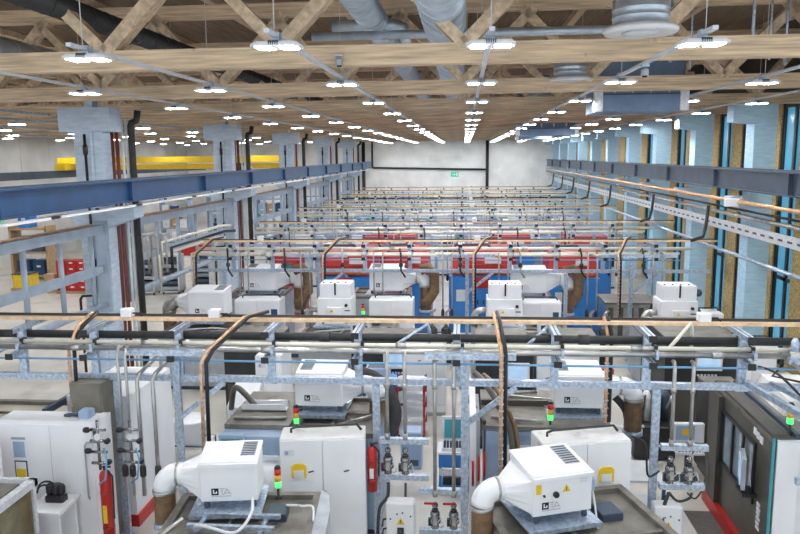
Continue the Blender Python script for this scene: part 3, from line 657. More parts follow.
def mist_filter(loc, rot, w, d, h, side, label, panel=False, group='white mist filters on the machines', legs=0.10, hose_len=0.6, hm=None):
    t = thing('mist_filter', label, 'mist filter', loc, rot, group)
    z0 = legs + 0.03; z1 = z0 + h
    b = MB(); b.rbox(0, w, 0, d, z0, z1, M_white, 0.015); b.box(0.02, w - 0.02, -0.006, 0, z0 + 0.04, z1 - 0.1, M_white); b.build('housing', t)
    b = MB(); b.hexa([(-0.01, -0.03, z1 - 0.07), (w + 0.01, -0.03, z1 - 0.07), (w + 0.01, d, z1 + 0.01), (-0.01, d, z1 + 0.01), (-0.01, -0.03, z1 - 0.03), (w + 0.01, -0.03, z1 - 0.03), (w + 0.01, d, z1 + 0.05), (-0.01, d, z1 + 0.05)], M_white); b.build('lid', t)
    gx = w * 0.68 if side < 0 else w * 0.06
    b = MB(); ya, yb = d * 0.30, d * 0.92; za, zb = [z1 - 0.03 + (q + 0.03) / (d + 0.03) * 0.08 for q in (ya, yb)]
    b.hexa([(gx, ya, za), (gx + w * 0.26, ya, za), (gx + w * 0.26, yb, zb), (gx, yb, zb), (gx, ya, za + 0.008), (gx + w * 0.26, ya, za + 0.008), (gx + w * 0.26, yb, zb + 0.008), (gx, yb, zb + 0.008)], M_grey)
    for k in range(8):
        yy = ya + (k + 0.3) * (yb - ya) / 8; zz = za + (yy - ya) / (yb - ya) * (zb - za) + 0.008
        b.box(gx + 0.01, gx + w * 0.26 - 0.01, yy, yy + d * 0.03, zz, zz + 0.005, M_slate)
    b.build('vent_grille', t)
    cx = 0 if side < 0 else w
    r = min(h, d) * 0.27; zc = z0 + h * 0.52; yc = d * 0.45; ex = cx + side * 0.36 * w
    b = MB(); a = len(b.v); n = 16; y0, y1, za, zb = 0.03, d - 0.03, z0 + 0.02, z1 - 0.08
    ring0 = []; ring1 = []
    for k in range(n):
        an = 2 * PI * k / n; c, s_ = math.cos(an), math.sin(an); q = max(abs(c), abs(s_))
        ring0.append((cx, (y0 + y1) / 2 + c / q * (y1 - y0) / 2, (za + zb) / 2 + s_ / q * (zb - za) / 2)); ring1.append((ex, yc + c * r, zc + s_ * r))
    b.v += ring0 + ring1
    for k in range(n): b.face([a + k, a + (k + 1) % n, a + n + (k + 1) % n, a + n + k], M_white)
    b.face([a + k for k in range(n)], M_white); b.face([a + n + k for k in range(n)], M_white); b.build('cone', t)
    R_ = r * 1.35
    pts = [(ex, yc, zc)] + [(ex + side * (0.06 + R_ * math.sin(q)), yc, zc - R_ * (1 - math.cos(q))) for q in [PI / 2 * i / 6 for i in range(7)]]
    xe = ex + side * (0.06 + R_); ze = zc - R_
    MB().tube(pts, r, M_white if hm is None else hm, 16).build('elbow', t)
    b = MB(); b.lathe([(r * 1.04, -0.03), (r * 1.04, 0.0)], (ex + side * 0.05, yc, zc), M_steel, 16, 'x'); b.lathe([(r * 1.06, -0.05), (r * 1.06, 0.0)], (xe, yc, ze), M_steel, 16); b.build('clamp', t)
    prof = []
    k = 0; zz = 0.0
    while zz < hose_len: prof += [(r * 0.98, -zz), (r * 0.86, -zz - 0.02)]; zz += 0.04
    MB().lathe(prof[::-1], (xe, yc, ze - 0.03), M_brown, 16).build('flexible_hose', t)
    MB().lathe([(r * 1.1, 0), (r * 1.1, 0.08)], (xe, yc, ze - 0.03 - hose_len), M_galv, 16).build('hose_collar', t)
    for fx in (0.07, w - 0.07):
        for fy in (0.06, d - 0.06): MB().lathe([(0.035, 0.025), (0.04, 0.05), (0.03, z0)], (fx, fy, 0), M_slate, 10).build('foot', t)
    b = MB(); b.box(-0.12, w + 0.06, -0.16, d + 0.1, 0, 0.025, M_galv); b.box(-0.12, w + 0.06, -0.17, -0.16, -0.03, 0.03, M_galv); b.build('base_tray', t)
    b = MB(); sx = w * 0.045 if not panel else w * 0.06; logo(b, w * (0.20 if not panel else 0.14), z0 + h * 0.16, min(0.115, h * 0.17), -0.010); b.build('logo', t)
    if panel:
        b = MB(); px, pz = w * 0.55, z0 + h * 0.62
        b.prism([(px - 0.055, pz - 0.045), (px + 0.055, pz - 0.045), (px, pz + 0.055)], -0.012, -0.006, 'y', M_yellow); b.box(px - 0.005, px + 0.005, -0.014, -0.012, pz - 0.03, pz + 0.02, M_black); b.build('warning_sign', t)
        MB().box(0.03, 0.10, -0.012, -0.006, z0 + h * 0.55, z0 + h * 0.78, M_yellow).build('sticker', t)
        b = MB(); b.lathe([(0.03, -0.05), (0.04, -0.03), (0.04, -0.006)], (w * 0.37, 0, z0 + h * 0.5), M_black, 12, 'y'); b.lathe([(0.015, -0.03), (0.015, -0.006)], (w * 0.17, 0, z0 + h * 0.5), M_black, 8, 'y'); b.build('knobs', t)
        b = MB(); b.rbox(w, w + 0.06, 0.03, 0.14, z0 + h * 0.42, z0 + h * 0.72, M_bgrey, 0.01); b.build('socket', t)
        MB().tube([(w + 0.04, 0.06, z0 + h * 0.42), (w + 0.06, 0.02, z0 + 0.02), (w + 0.04, -0.1, -0.12), (w - 0.05, -0.25, -0.16)], 0.013, M_label, 6).build('power_cable', t)
        MB().box(w * 0.78, w * 0.9, -0.012, -0.006, z0 + h * 0.72, z0 + h * 0.83, M_label).build('type_plate', t)
    return t

# ------------------------------------------------------------------ electrical cabinets
def signal_lamp(x, y, z, label):
    t = thing('signal_lamp', label, 'signal lamp', (x, y, z), 0, 'stack lights on the machines')
    MB().lathe([(0.05, 0), (0.05, 0.02), (0.018, 0.03), (0.018, 0.16)], (0, 0, 0), M_black, 10).build('stem', t)
    for k, m in enumerate((M_glow_g, M_lamp_y, M_lamp_r)): MB().lathe([(0.045, 0.0), (0.045, 0.085)], (0, 0, 0.16 + 0.09 * k), m, 12).build('lamp', t)
    MB().lathe([(0.047, 0), (0.03, 0.03)], (0, 0, 0.43), M_black, 12).build('cap', t)
def cabinet(loc, rot, w, d, h, label, doors=2, pocket=None, sign=False, logo_=False, fan=False, dusty=True):
    t = thing('electrical_cabinet', label, 'cabinet', loc, rot, 'white electrical cabinets')
    b = MB(); b.rbox(0, w, 0.02, d, 0.1, h, M_offw if dusty else M_white, 0.015); b.box(0.02, w - 0.02, 0.05, d - 0.02, 0, 0.1, M_grey); b.build('casing', t)
    dw = w / doors
    for k in range(doors):
        dr = MB().box(k * dw + 0.006, (k + 1) * dw - 0.006, -0.012, 0.02, 0.28, h - 0.03, M_white).build('door', t)
        MB().box(k * dw + 0.006, (k + 1) * dw - 0.006, -0.006, 0.02, 0.11, 0.27, M_white).build('plinth_panel', t)
        b = MB(); hx = dw * (k + (0.55 if k % 2 else 0.72)); b.bar((hx - 0.04, -0.016, h - 0.52), (hx + 0.04, -0.016, h - 0.50), 0.01, 0.02, M_slate); b.build('latch', dr)
    if doors == 2: MB().box(dw + 0.012, dw + 0.035, -0.035, -0.012, h - 0.98, h - 0.82, M_black).build('handle', t)
    if pocket:
        b = MB(); px = pocket * w; b.prism([(px - 0.11, h - 0.60), (px + 0.11, h - 0.60), (px + 0.11, h - 0.42), (px + 0.07, h - 0.38), (px - 0.07, h - 0.38), (px - 0.11, h - 0.42)], -0.03, -0.012, 'y', M_yellow)
        b.box(px - 0.075, px + 0.075, -0.034, -0.03, h - 0.6, h - 0.48, M_label); b.build('document_pocket', t)
    if sign: 
        b = MB(); b.box(0.06, 0.22, -0.016, -0.012, h - 0.26, h - 0.16, M_label); b.box(0.08, 0.13, -0.018, -0.016, h - 0.24, h - 0.18, M_bgrey); b.build('type_plate', t)
    if logo_: MB().box(w * 0.8, w * 0.94, -0.018, -0.012, h - 0.42, h - 0.26, M_navy).build('blue_plate', t)
    if fan: 
        b = MB(); b.box(0.06, 0.28, -0.03, -0.012, h - 0.32, h - 0.16, M_label); b.box(0.09, 0.25, -0.034, -0.03, h - 0.30, h - 0.18, M_grey); b.build('fan_grille', t)
    b = MB(); b.tube([(w * 0.12, d * 0.5, h + 0.005), (w * 0.12, d * 0.5, h + 0.06), (w * 0.18, d * 0.5, h + 0.09), (w * 0.9, d * 0.6, h + 0.09), (w * 0.95, d * 0.6, h + 0.005)], 0.02, M_rubber, 8); b.build('roof_cable', t)
    return t

# ------------------------------------------------------------------ machine bodies with recessed oily roofs
def lathe_machine(loc, rot, w, d, h, label, body=None, front=None, roof=None, round_end=False, group='grey machine tools under the filters', simple=False):
    m = body or M_offw
    t = thing('machine_tool', label, 'machine tool', loc, rot, group)
    b = MB(); b.box(0, w, 0, d, 0.12, h - 0.08, m); b.box(0.08, w - 0.08, 0.08, d - 0.08, 0, 0.12, M_slate); b.build('body', t)
    b = MB()
    for x0, x1, y0, y1 in ((0, w, 0, 0.1), (0, w, d - 0.1, d), (0, 0.1, 0.1, d - 0.1), (w - 0.1, w, 0.1, d - 0.1)): b.box(x0, x1, y0, y1, h - 0.08, h, M_dirty)
    b.build('roof_rim', t)
    b = MB(); b.box(0.1, w - 0.1, 0.1, d - 0.1, h - 0.08, h - 0.065, roof or M_dirty); b.build('roof_panel', t)
    b = MB()
    b.box(w * 0.42, w * 0.44, 0.1, d - 0.1, h - 0.08, h - 0.02, M_steel); b.box(0.1, w - 0.1, d * 0.55, d * 0.58, h - 0.08, h - 0.03, M_dirty)
    b.bar((w * 0.5, d * 0.2, h - 0.02), (w * 0.9, d * 0.5, h - 0.02), 0.05, 0.05, M_steel); b.build('roof_ribs', t)
    if round_end:
        b = MB(); b.prism([(w, 0.0), (w + 0.12, 0.15), (w + 0.17, 0.6), (w + 0.17, d - 0.6), (w + 0.12, d - 0.15), (w, d)], 0.3, h + 0.03, 'z', M_grey); b.build('rounded_end', t)
    if not simple:
        b = MB(); b.tube([(0.3, d * 0.3, h - 0.04), (w * 0.3, d * 0.25, h + 0.02), (w * 0.5, d * 0.36, h + 0.0), (w * 0.8, d * 0.3, h - 0.02)], 0.018, M_label, 6); b.build('hose', t)
        b = MB(); b.rbox(w * 0.66, w * 0.8, d * 0.70, d * 0.82, h - 0.065, h + 0.04, M_slate, 0.01); b.build('roof_box', t)
    if front:
        b = MB()
        for k in range(2):
            x0 = 0.12 + k * (w - 0.2) / 2; b.box(x0, x0 + (w - 0.3) / 2, -0.02, 0, 0.25, h - 0.25, front)
        b.build('front_door', t)
    return t

# near left machine with filter, cabinet behind it
lathe_machine((-3.62, 6.68, 0), 5, 1.9, 2.4, 1.45, 'grey machine with oily roof under the filter beside the slanting white panel', M_grey, round_end=True)
mist_filter((-3.38, 8.52, 1.48), 8, 0.74, 0.56, 0.54, -1, 'white filter with black logo beside the big white enclosure, its elbow turned to the enclosure', hose_len=0.5)
b = MB()
for k in range(2): b.box(0.0, 1.1, 0.02 + 0.3 * k, 0.08 + 0.3 * k, 0, 0.05, M_galv)
for x in (0.1, 0.9): b.box(x, x + 0.05, 0, 0.4, -0.03, 0.0, M_galv)
tag(b.build('support_rails', loc=(-3.4, 8.05, 1.48)), 'galvanized rails on the oily roof in front of the plain near filter', 'rail')
cabinet((-2.71, 9.98, 0), 7, 1.27, 0.5, 1.88, 'white two door cabinet with orange pocket on its first door, red extinguisher on its side', pocket=0.22, sign=True)
signal_lamp(-2.48, 9.0, 1.45, 'red amber green stack light before the cabinet with the extinguisher')
# blue grey panel machine with screen between enclosure and cabinet
t = thing('machine_tool', 'blue grey fronted machine with small teal screen behind the near filter', 'machine tool', (-3.78, 10.45, 0), 0, 'grey machine tools under the filters')
MB().box(0, 1.02, 0, 1.9, 0.1, 1.72, M_bgrey).build('body', t)
MB().box(-0.02, 1.03, 0.3, 1.92, 1.72, 1.8, M_dirty).build('roof', t)
b = MB(); b.rbox(0.02, 0.40, -0.12, 0.02, 1.42, 1.78, M_bgrey, 0.01); b.box(0.06, 0.36, -0.125, -0.12, 1.47, 1.73, M_teal); p = b.build('control_panel', t); MB().box(0.09, 0.33, -0.13, -0.125, 1.50, 1.71, M_dscreen).build('screen', p)
MB().box(0.5, 1.0, -0.03, 0, 0.3, 1.42, M_white).build('door', t)
MB().lathe([(0.16, 0), (0.2, 0.05), (0.2, 0.45), (0.12, 0.5)], (0.85, -0.25, 0.9), M_white, 16).build('chip_drum', t)
lathe_machine((-2.73, 10.68, 0), 0, 1.4, 1.75, 1.72, 'machine with oily roof carrying the filter behind the extinguisher cabinet', M_bgrey, simple=True)
mist_filter((-2.8, 11.42, 1.76), 0, 0.80, 0.66, 0.56, 1, 'white filter with black logo behind the two door cabinet with the extinguisher', hose_len=0.7)
signal_lamp(-2.64, 10.8, 1.66, 'red amber green stack light on the roof behind the extinguisher cabinet')
def extinguisher(loc, label, h=0.62, r=0.07, m=None):
    t = thing('fire_extinguisher', label, 'fire extinguisher', loc, 0, 'red extinguishers')
    MB().lathe([(r, 0), (r, h), (r * 0.8, h + 0.05), (r * 0.35, h + 0.08)], (0, 0, 0), M_red, 16).build('cylinder', t)
    b = MB(); b.lathe([(0.025, h + 0.07), (0.03, h + 0.14)], (0, 0, 0), M_black, 8); b.box(-0.03, 0.09, -0.015, 0.015, h + 0.12, h + 0.14, M_black); b.build('valve', t)
    for z in (0.25 * h, 0.75 * h): MB().lathe([(r * 1.05, z), (r * 1.05, z + 0.03)], (0, 0, 0), M_dred, 16).build('strap', t)
    MB().tube([(0.03, -0.02, h + 0.1), (r + 0.04, -0.03, h), (r + 0.03, -0.04, h * 0.4)], 0.012, M_black, 6).build('hose', t)
    MB().box(-0.03, 0.03, -r - 0.006, -r + 0.01, h * 0.35, h * 0.6, M_yellow if m else M_label).build('label_plate', t)
extinguisher((-1.36, 10.2, 1.02), 'red extinguisher bottle hung on the side of the two door cabinet')
extinguisher((-5.25, 9.65, 0.3), 'tall red extinguisher bottle with yellow label on the corner of the big white enclosure', 1.1, 0.085, True)

# near machine with the warning-sign filter, rotated
lathe_machine((1.0, 6.55, 0), 17, 2.1, 2.75, 1.42, 'machine with oily roof under the filter with yellow warning sign', M_grey)
mist_filter((0.86, 8.45, 1.45), 20, 0.80, 0.74, 0.53, -1, 'white filter with yellow warning sign, logo and power cable', panel=True, hose_len=0.55)
cabinet((1.1, 9.72, 0), 12, 1.30, 0.55, 2.0, 'white dusty cabinet with orange pocket behind the filter with warning sign', pocket=0.72, fan=True)
t = thing('machine_tool', 'blue grey fronted machine with white door behind the warning sign filter', 'machine tool', (0.35, 10.95, 0), 0, 'grey machine tools under the filters')
MB().box(0, 1.9, 0, 1.7, 0.1, 1.75, M_bgrey).build('body', t)
b = MB(); b.box(-0.05, 1.95, -0.05, 1.75, 1.75, 1.80, M_dirty); b.box(-0.05, 1.95, 0.9, 0.96, 1.8, 1.9, M_olive); b.bar((-0.02, 0.0, 1.84), (-0.45, 1.7, 1.95), 0.06, 0.06, M_olive); b.bar((0.1, 1.3, 1.86), (1.5, 1.1, 1.82), 0.05, 0.05, M_steel); b.build('roof', t)
MB().box(0.3, 0.95, -0.03, 0, 0.3, 1.5, M_white).build('door', t); MB().box(0.0, 0.95, -0.04, 0, 1.5, 1.72, M_bgrey).build('front_panel', t)
MB().box(0.97, 1.08, -0.03, 0, 0.3, 1.5, M_olive).build('side_strip', t)
mist_filter((1.47, 11.45, 1.80), 0, 0.78, 0.68, 0.56, 1, 'white filter with black logo behind the dusty cabinet with fan grille', hose_len=0.6)
signal_lamp(1.36, 11.02, 1.72, 'green lit stack light beside the filter behind the dusty cabinet')
t = thing('machine_side_panel', 'narrow white machine side with red handles beside the tall post', 'machine side', (0.1, 10.75, 0))
MB().box(0, 0.1, 0, 1.5, 0, 2.0, M_white).build('panel', t); MB().box(0.1, 0.16, 0.1, 1.4, 0, 1.9, M_grey).build('frame', t)
for k in range(3): MB().tube([(0.1, -0.04, 0.9), (0.1, -0.08, 0.95), (0.1, -0.08, 1.25), (0.1, -0.04, 1.3)], 0.02, M_red, 8).build('handle', t, (0.09 * k - 0.05, 0, 0.08 * k))
hose([(0.2, 12.4, 2.2), (0.3, 11.9, 2.25), (0.5, 11.2, 2.15), (0.72, 10.7, 1.8), (0.75, 10.6, 1.3)], 0.05, M_olive, 'thick brown hose bending down beside the tall post')
hose([(0.35, 12.3, 2.2), (0.48, 11.8, 2.22), (0.64, 11.2, 2.1), (0.80, 10.75, 1.8), (0.85, 10.65, 1.3)], 0.04, M_brown, 'second brown hose bending down beside the tall post')
# big white enclosure
t = thing('white_enclosure', 'big white machine enclosure with yellow notice and red base', 'machine enclosure', (-6.95, 9.8, 0))
MB().box(0, 1.56, 0, 0.4, 0.16, 2.16, M_white).build('body', t)
MB().box(-0.02, 1.58, -0.02, 0.42, 0, 0.16, M_red).build('base', t)
MB().box(0.02, 0.80, -0.015, 0, 0.2, 2.1, M_white).build('panel', t)
d = MB().box(0.812, 1.46, -0.015, 0, 0.2, 2.1, M_white).build('door', t)
b = MB(); b.box(0.84, 0.92, -0.05, -0.015, 1.18, 1.2, M_slate); b.lathe([(0.015, -0.03), (0.015, -0.015)], (0.86, 0, 1.02), M_slate, 8, 'y'); b.build('handle', d)
b = MB(); b.tube([(1.36, -0.02, 0.95), (1.36, -0.05, 1.0), (1.36, -0.05, 1.8), (1.39, -0.04, 1.85), (1.54, -0.03, 1.85)], 0.014, M_grey, 6); b.build('pipe_frame', t)
b = MB(); b.box(0.2, 0.42, -0.02, -0.015, 1.86, 1.90, M_grey); b.box(0.22, 0.40, -0.02, -0.015, 1.58, 1.83, M_bgrey); b.build('notice', t)
b = MB(); b.box(0.22, 0.42, -0.022, -0.015, 1.22, 1.53, M_slate); b.box(0.24, 0.40, -0.026, -0.022, 1.24, 1.51, M_white); b.box(0.245, 0.395, -0.028, -0.026, 1.26, 1.40, M_yellow); b.build('yellow_notice', t)
b = MB(); b.rbox(1.2, 1.38, 0.1, 0.3, 2.16, 2.28, M_bgrey, 0.02); b.build('roof_box', t)
b = MB(); b.tube([(0.95, 0.2, 2.17), (1.1, 0.15, 2.21), (1.2, 0.22, 2.18)], 0.03, M_slate, 6); b.build('roof_cable', t)
MB().box(1.48, 1.55, -0.01, 0, 1.9, 2.02, M_slate).build('type_plate', t)
# shelf with black fittings before the enclosure
t = thing('white_bracket_shelf', 'small white shelf with black fittings before the white enclosure door', 'shelf', (-6.25, 9.15, 0))
MB().box(0, 0.55, 0, 0.6, 1.0, 1.04, M_white).build('board', t)
MB().box(0.05, 0.5, 0.06, 0.1, 0, 1.0, M_white).build('leg', t); MB().box(0.05, 0.5, 0.5, 0.54, 0, 1.0, M_white).build('leg', t)
t = thing('pneumatic_unit', 'black pneumatic unit with curved hoses on the white shelf', 'pneumatic unit', (-6.1, 9.45, 1.04))
b = MB(); b.rbox(0, 0.28, 0, 0.16, 0, 0.10, M_black, 0.02); b.build('block', t)
for k in range(3): MB().lathe([(0.05, 0.1), (0.055, 0.14), (0.055, 0.22), (0.03, 0.26)], (0.05 + 0.09 * k, 0.08, 0), M_black, 10).build('bowl', t)
for k in range(2): MB().tube(arc((0.0, 0.05 + 0.06 * k, 0.12), 0.13 + 0.03 * k, 0.4, PI, 8), 0.014, M_black, 6).build('hose', t)
o = MB(); o.tube([(0, 0, 0), (0, 0, 0.5)], 0.04, M_red, 10); o.tube([(0.03, 0, 0.3), (0.1, 0, 0.12)], 0.025, M_red, 8); o.lathe([(0.05, 0.5), (0.03, 0.56)], (0, 0, 0), M_dred, 10)
tag(o.build('red_lever', loc=(-6.15, 8.9, 0.75)), 'red lever post beside the grey hood', 'lever')
# hood in the near corner
t = thing('machine_hood', 'grey metal machine hood with glass panes in front of the white enclosure', 'machine hood', (-6.8, 7.05, 0))
b = MB(); b.box(0, 0.95, 0, 1.85, 0, 0.9, M_grey); b.build('body', t)
b = MB(); 
for y0 in (0.02, 0.9, 1.78): b.box(0.88, 0.95, y0, y0 + 0.07, 0.9, 1.6, M_alum)
b.box(0.86, 0.97, 0, 1.87, 1.58, 1.68, M_alum); b.box(0.0, 0.97, 1.80, 1.88, 1.58, 1.68, M_alum); b.box(0.0, 0.9, 1.8, 1.85, 0.9, 1.6, M_grey); b.build('frame', t)
for y0 in (0.09, 0.97): MB().box(0.905, 0.92, y0, y0 + 0.81, 0.9, 1.58, M_hpane).build('pane', t)
MB().box(0.3, 0.75, 0, 1.8, 1.60, 1.62, M_dirty).build('roof', t)
o = MB(); o.rbox(0, 0.5, 0, 0.35, 0, 1.95, M_white, 0.02); o.box(0.35, 0.5, -0.006, 0, 1.62, 1.8, M_grey); tag(o.build('control_cabinet', loc=(-7.25, 9.2, 0)), 'white control cabinet corner at the edge of the white enclosure', 'cabinet')
o = MB(); o.box(0, 0.4, 0, 0.4, 0, 1.9, M_dred); o.box(0.02, 0.38, -0.02, 0, 0.1, 1.85, M_dred); tag(o.build('dark_red_cabinet', loc=(-7.4, 9.8, 0)), 'dark red cabinet strip beyond the edge of the white enclosure', 'cabinet')
# slanting white panel machine + brown box + roofs behind
t = thing('white_panel_machine', 'tall white machine side with red base behind the steel pipes', 'machine enclosure', (-6.4, 10.75, 0))
MB().box(0, 1.05, 0, 1.65, 0.2, 2.22, M_white).build('body', t); MB().box(-0.02, 1.09, -0.02, 1.67, 0, 0.2, M_red).build('base', t)
MB().box(1.05, 1.065, 0.85, 0.87, 0.2, 2.2, M_slate).build('seam', t)
o = MB(); o.box(0.3, 0.8, 0, 0.5, 0, 2.62, M_brownbox); o.box(0.32, 0.78, -0.015, 0, 1.9, 2.58, M_brownbox); tag(o.build('brown_cabinet', loc=(-6.3, 10.18, 0)), 'brown grey box standing behind the white enclosure roof', 'cabinet')
lathe_machine((-9.6, 10.6, 0), 0, 3.0, 1.25, 1.75, 'machine with wide tan roof and dark rim behind the white enclosure', M_olive, roof=M_tan, simple=True)
tag(MB().bar((0, 0, 0), (0.05, 2.4, 0.0), 0.07, 0.1, M_slate).build('roof_rail', loc=(-6.52, 10.3, 2.1)), 'dark rail running back along the tan machine roof', 'rail')
# white tub on blue frame
t = thing('white_tub', 'white round tub on a dark frame behind the tall blue grey post', 'tub', (-5.3, 13.1, 0))
b = MB(); b.lathe([(0.3, 0.5), (0.34, 0.6), (0.34, 0.95), (0.36, 0.98), (0.30, 1.0), (0.26, 0.97)], (0, 0, 0), M_white, 20); b.build('bowl', t)
b = MB(); b.tube([(-0.35, -0.35, 0), (-0.35, -0.35, 0.55), (0.35, -0.35, 0.55), (0.35, -0.35, 0)], 0.02, M_slate, 6); b.tube([(-0.35, 0.35, 0), (-0.35, 0.35, 0.5), (0.35, 0.35, 0.5), (0.35, 0.35, 0)], 0.02, M_slate, 6); b.box(-0.35, 0.35, -0.35, 0.35, 0.48, 0.51, M_white); b.build('stand', t)

# ------------------------------------------------------------------ dark machine at the windowed side
t = thing('dark_machining_center', 'dark machining center with windowed sliding door and red base', 'machine tool', (4.22, 9.85, 0), -1)
D, hh = 2.45, 2.12
MB().box(0.05, 2.6, 0.02, D, 0.22, hh - 0.05, M_label).build('body', t)
b = MB(); b.box(0, 0.06, 0.0, 0.55, 0.2, hh, M_olive); b.box(0, 0.06, 0.55, 1.9, 0.2, 0.95, M_olive); b.box(0, 0.06, 0.55, 1.9, hh - 0.3, hh, M_olive); b.box(0, 0.06, 1.9, D, 0.2, hh, M_olive); b.box(-0.08, 0.0, 1.95, D, 0.15, hh - 0.08, M_olive); b.build('front', t)
b = MB(); b.box(0.0, 0.03, -0.035, 0.0, 0.2, hh, M_teal); b.build('edge_strip', t)
dr = MB().box(-0.03, 0.0, 0.5, 1.95, 0.9, 0.97, M_black).build('sliding_door', t)
b = MB(); b.box(-0.03, 0.0, 0.5, 1.95, hh - 0.34, hh - 0.28, M_black)
for y in (0.5, 0.95, 1.4, 1.9): b.box(-0.035, 0.0, y, y + 0.055, 0.95, hh - 0.3, M_black)
b.build('door_frame', t)
for y in (0.56, 1.0, 1.46): MB().box(0.02, 0.03, y, y + 0.44, 0.97, hh - 0.34, M_glass).build('window', t)
MB().box(-0.1, 2.62, -0.02, D + 0.05, 0, 0.2, M_red).build('base', t)
MB().box(-0.02, 2.62, 0.0, D, hh - 0.05, hh, M_dirty).build('roof', t)
b = MB(); b.box(0.0, 0.22, 0, D, hh, hh + 0.05, M_olive); b.box(0.3, 0.36, 0, D, hh, hh + 0.06, M_slate); b.build('door_rail', t)
b = MB(); b.hexa([(0.5, 0.9, hh), (2.5, 0.9, hh), (2.5, 2.2, hh), (0.5, 2.2, hh), (0.6, 1.0, hh + 0.2), (2.5, 1.0, hh + 0.2), (2.5, 2.1, hh + 0.28), (0.6, 2.1, hh + 0.28)], M_offw); b.build('roof_cover', t)
b = MB(); b.hexa([(0.8, 0.1, hh), (2.4, 0.1, hh), (2.4, 0.8, hh), (0.6, 0.8, hh), (0.85, 0.15, hh + 0.12), (2.35, 0.15, hh + 0.12), (2.35, 0.75, hh + 0.16), (0.65, 0.75, hh + 0.16)], M_offw); b.build('roof_hatch', t)
b = MB(); b.box(0.06, 2.6, -0.03, 0.02, 0.22, hh - 0.02, M_label); b.box(0.06, 0.35, -0.04, -0.03, 0.22, hh - 0.05, M_white); b.build('side_panel', t)
cp = MB().hexa([(-0.22, 0.42, 1.15), (-0.16, 0.42, 1.15), (-0.04, 0.85, 1.15), (-0.10, 0.85, 1.15), (-0.22, 0.42, 1.62), (-0.16, 0.42, 1.62), (-0.04, 0.85, 1.62), (-0.10, 0.85, 1.62)], M_grey).build('control_panel', t)
MB().hexa([(-0.235, 0.45, 1.22), (-0.222, 0.45, 1.22), (-0.112, 0.82, 1.22), (-0.125, 0.82, 1.22), (-0.235, 0.45, 1.58), (-0.222, 0.45, 1.58), (-0.112, 0.82, 1.58), (-0.125, 0.82, 1.58)], M_screen).build('screen', cp)
MB().box(-0.2, 0.0, 0.4, 0.7, 1.05, 1.1, M_black).build('tray', t)
b = MB()
for k in range(6): b.box(-0.012, 0.0, 0.24 + 0.02 * (k % 2), 0.36, 0.62 + 0.07 * k, 0.67 + 0.07 * k, M_white)
b.build('lettering', t)
b = MB()
for k in range(3): b.box(-0.012, 0.0, 0.3 + 0.12 * k, 0.4 + 0.12 * k, hh - 0.22 + 0.02 * k, hh - 0.12 + 0.02 * k, M_white)
b.build('front_plates', t)
signal_lamp(4.5, 10.0, 2.12, 'green lit stack light on the corner of the dark machining center')
tag(MB().box(0, 0.62, 0, 1.9, 0, 0.015, M_mat).build('floor_mat', loc=(3.72, 9.95, 0)), 'dark rubber floor mat before the dark machining center', 'mat')
# control panel on stand
t = thing('control_stand', 'pale control panel with keyboard tray on a stand before the dark machining center', 'control panel', (3.82, 12.9, 0))
b = MB(); b.rbox(0, 0.56, 0.1, 0.2, 0.76, 1.12, M_label, 0.015); b.build('casing', t)
MB().box(0.05, 0.38, 0.095, 0.1, 0.81, 1.08, M_bgrey).build('display', t); MB().box(0.16, 0.34, 0.09, 0.095, 0.9, 1.02, M_yellow).build('yellow_field', t)
b = MB(); b.box(-0.02, 0.58, -0.25, 0.1, 0.66, 0.70, M_white)
for k in range(9): b.box(0.02 + 0.06 * k, 0.06 + 0.06 * k, -0.2, 0.05, 0.70, 0.71, M_slate)
b.build('keyboard_tray', t)
b = MB(); b.tube([(0.28, 0.15, 0), (0.28, 0.15, 0.78)], 0.04, M_slate, 8); b.box(0.05, 0.5, -0.05, 0.35, 0, 0.04, M_slate); b.build('stand', t)
# computer cart in the aisle
t = thing('computer_cart', 'blue workshop cart with white computer terminal in the middle aisle', 'cart', (-0.46, 12.2, 0))
MB().box(0, 0.6, 0, 0.5, 0.75, 0.79, M_white).build('top', t)
b = MB(); b.box(0.02, 0.58, 0.02, 0.48, 0.5, 0.75, M_blue); b.box(0.02, 0.58, 0.02, 0.48, 0.1, 0.16, M_blue)
for x in (0.03, 0.53):
    for y in (0.03, 0.43): b.box(x, x + 0.04, y, y + 0.04, 0.06, 0.5, M_blue)
b.build('frame', t)
MB().box(0.1, 0.5, 0.05, 0.4, 0.16, 0.3, M_dark).build('lower_box', t); MB().box(0.04, 0.56, 0.0, 0.02, 0.36, 0.48, M_alum).build('drawer', t)
for x in (0.06, 0.54):
    for y in (0.06, 0.44): MB().lathe([(0.05, -0.015), (0.05, 0.015)], (x, y, 0.05), M_black, 10, 'x').build('wheel', t)
t = thing('computer_terminal', 'white computer terminal with teal screen on the blue cart', 'computer', (-0.38, 12.25, 0.79))
b = MB(); b.hexa([(0, 0.0, 0), (0.5, 0, 0), (0.5, 0.25, 0), (0, 0.25, 0), (0, 0.02, 0.05), (0.5, 0.02, 0.05), (0.5, 0.27, 0.12), (0, 0.27, 0.12)], M_label); b.build('keyboard_base', t)
b = MB()
for i in range(8):
    for j in range(4): b.box(0.03 + 0.055 * i, 0.07 + 0.055 * i, 0.04 + 0.05 * j, 0.075 + 0.05 * j, 0.055 + 0.014 * j, 0.075 + 0.014 * j, M_slate)
b.build('keys', t)
b = MB(); b.hexa([(0, 0.27, 0.1), (0.5, 0.27, 0.1), (0.5, 0.35, 0.1), (0, 0.35, 0.1), (0, 0.33, 0.52), (0.5, 0.33, 0.52), (0.5, 0.41, 0.52), (0, 0.41, 0.52)], M_label); p = b.build('monitor', t)
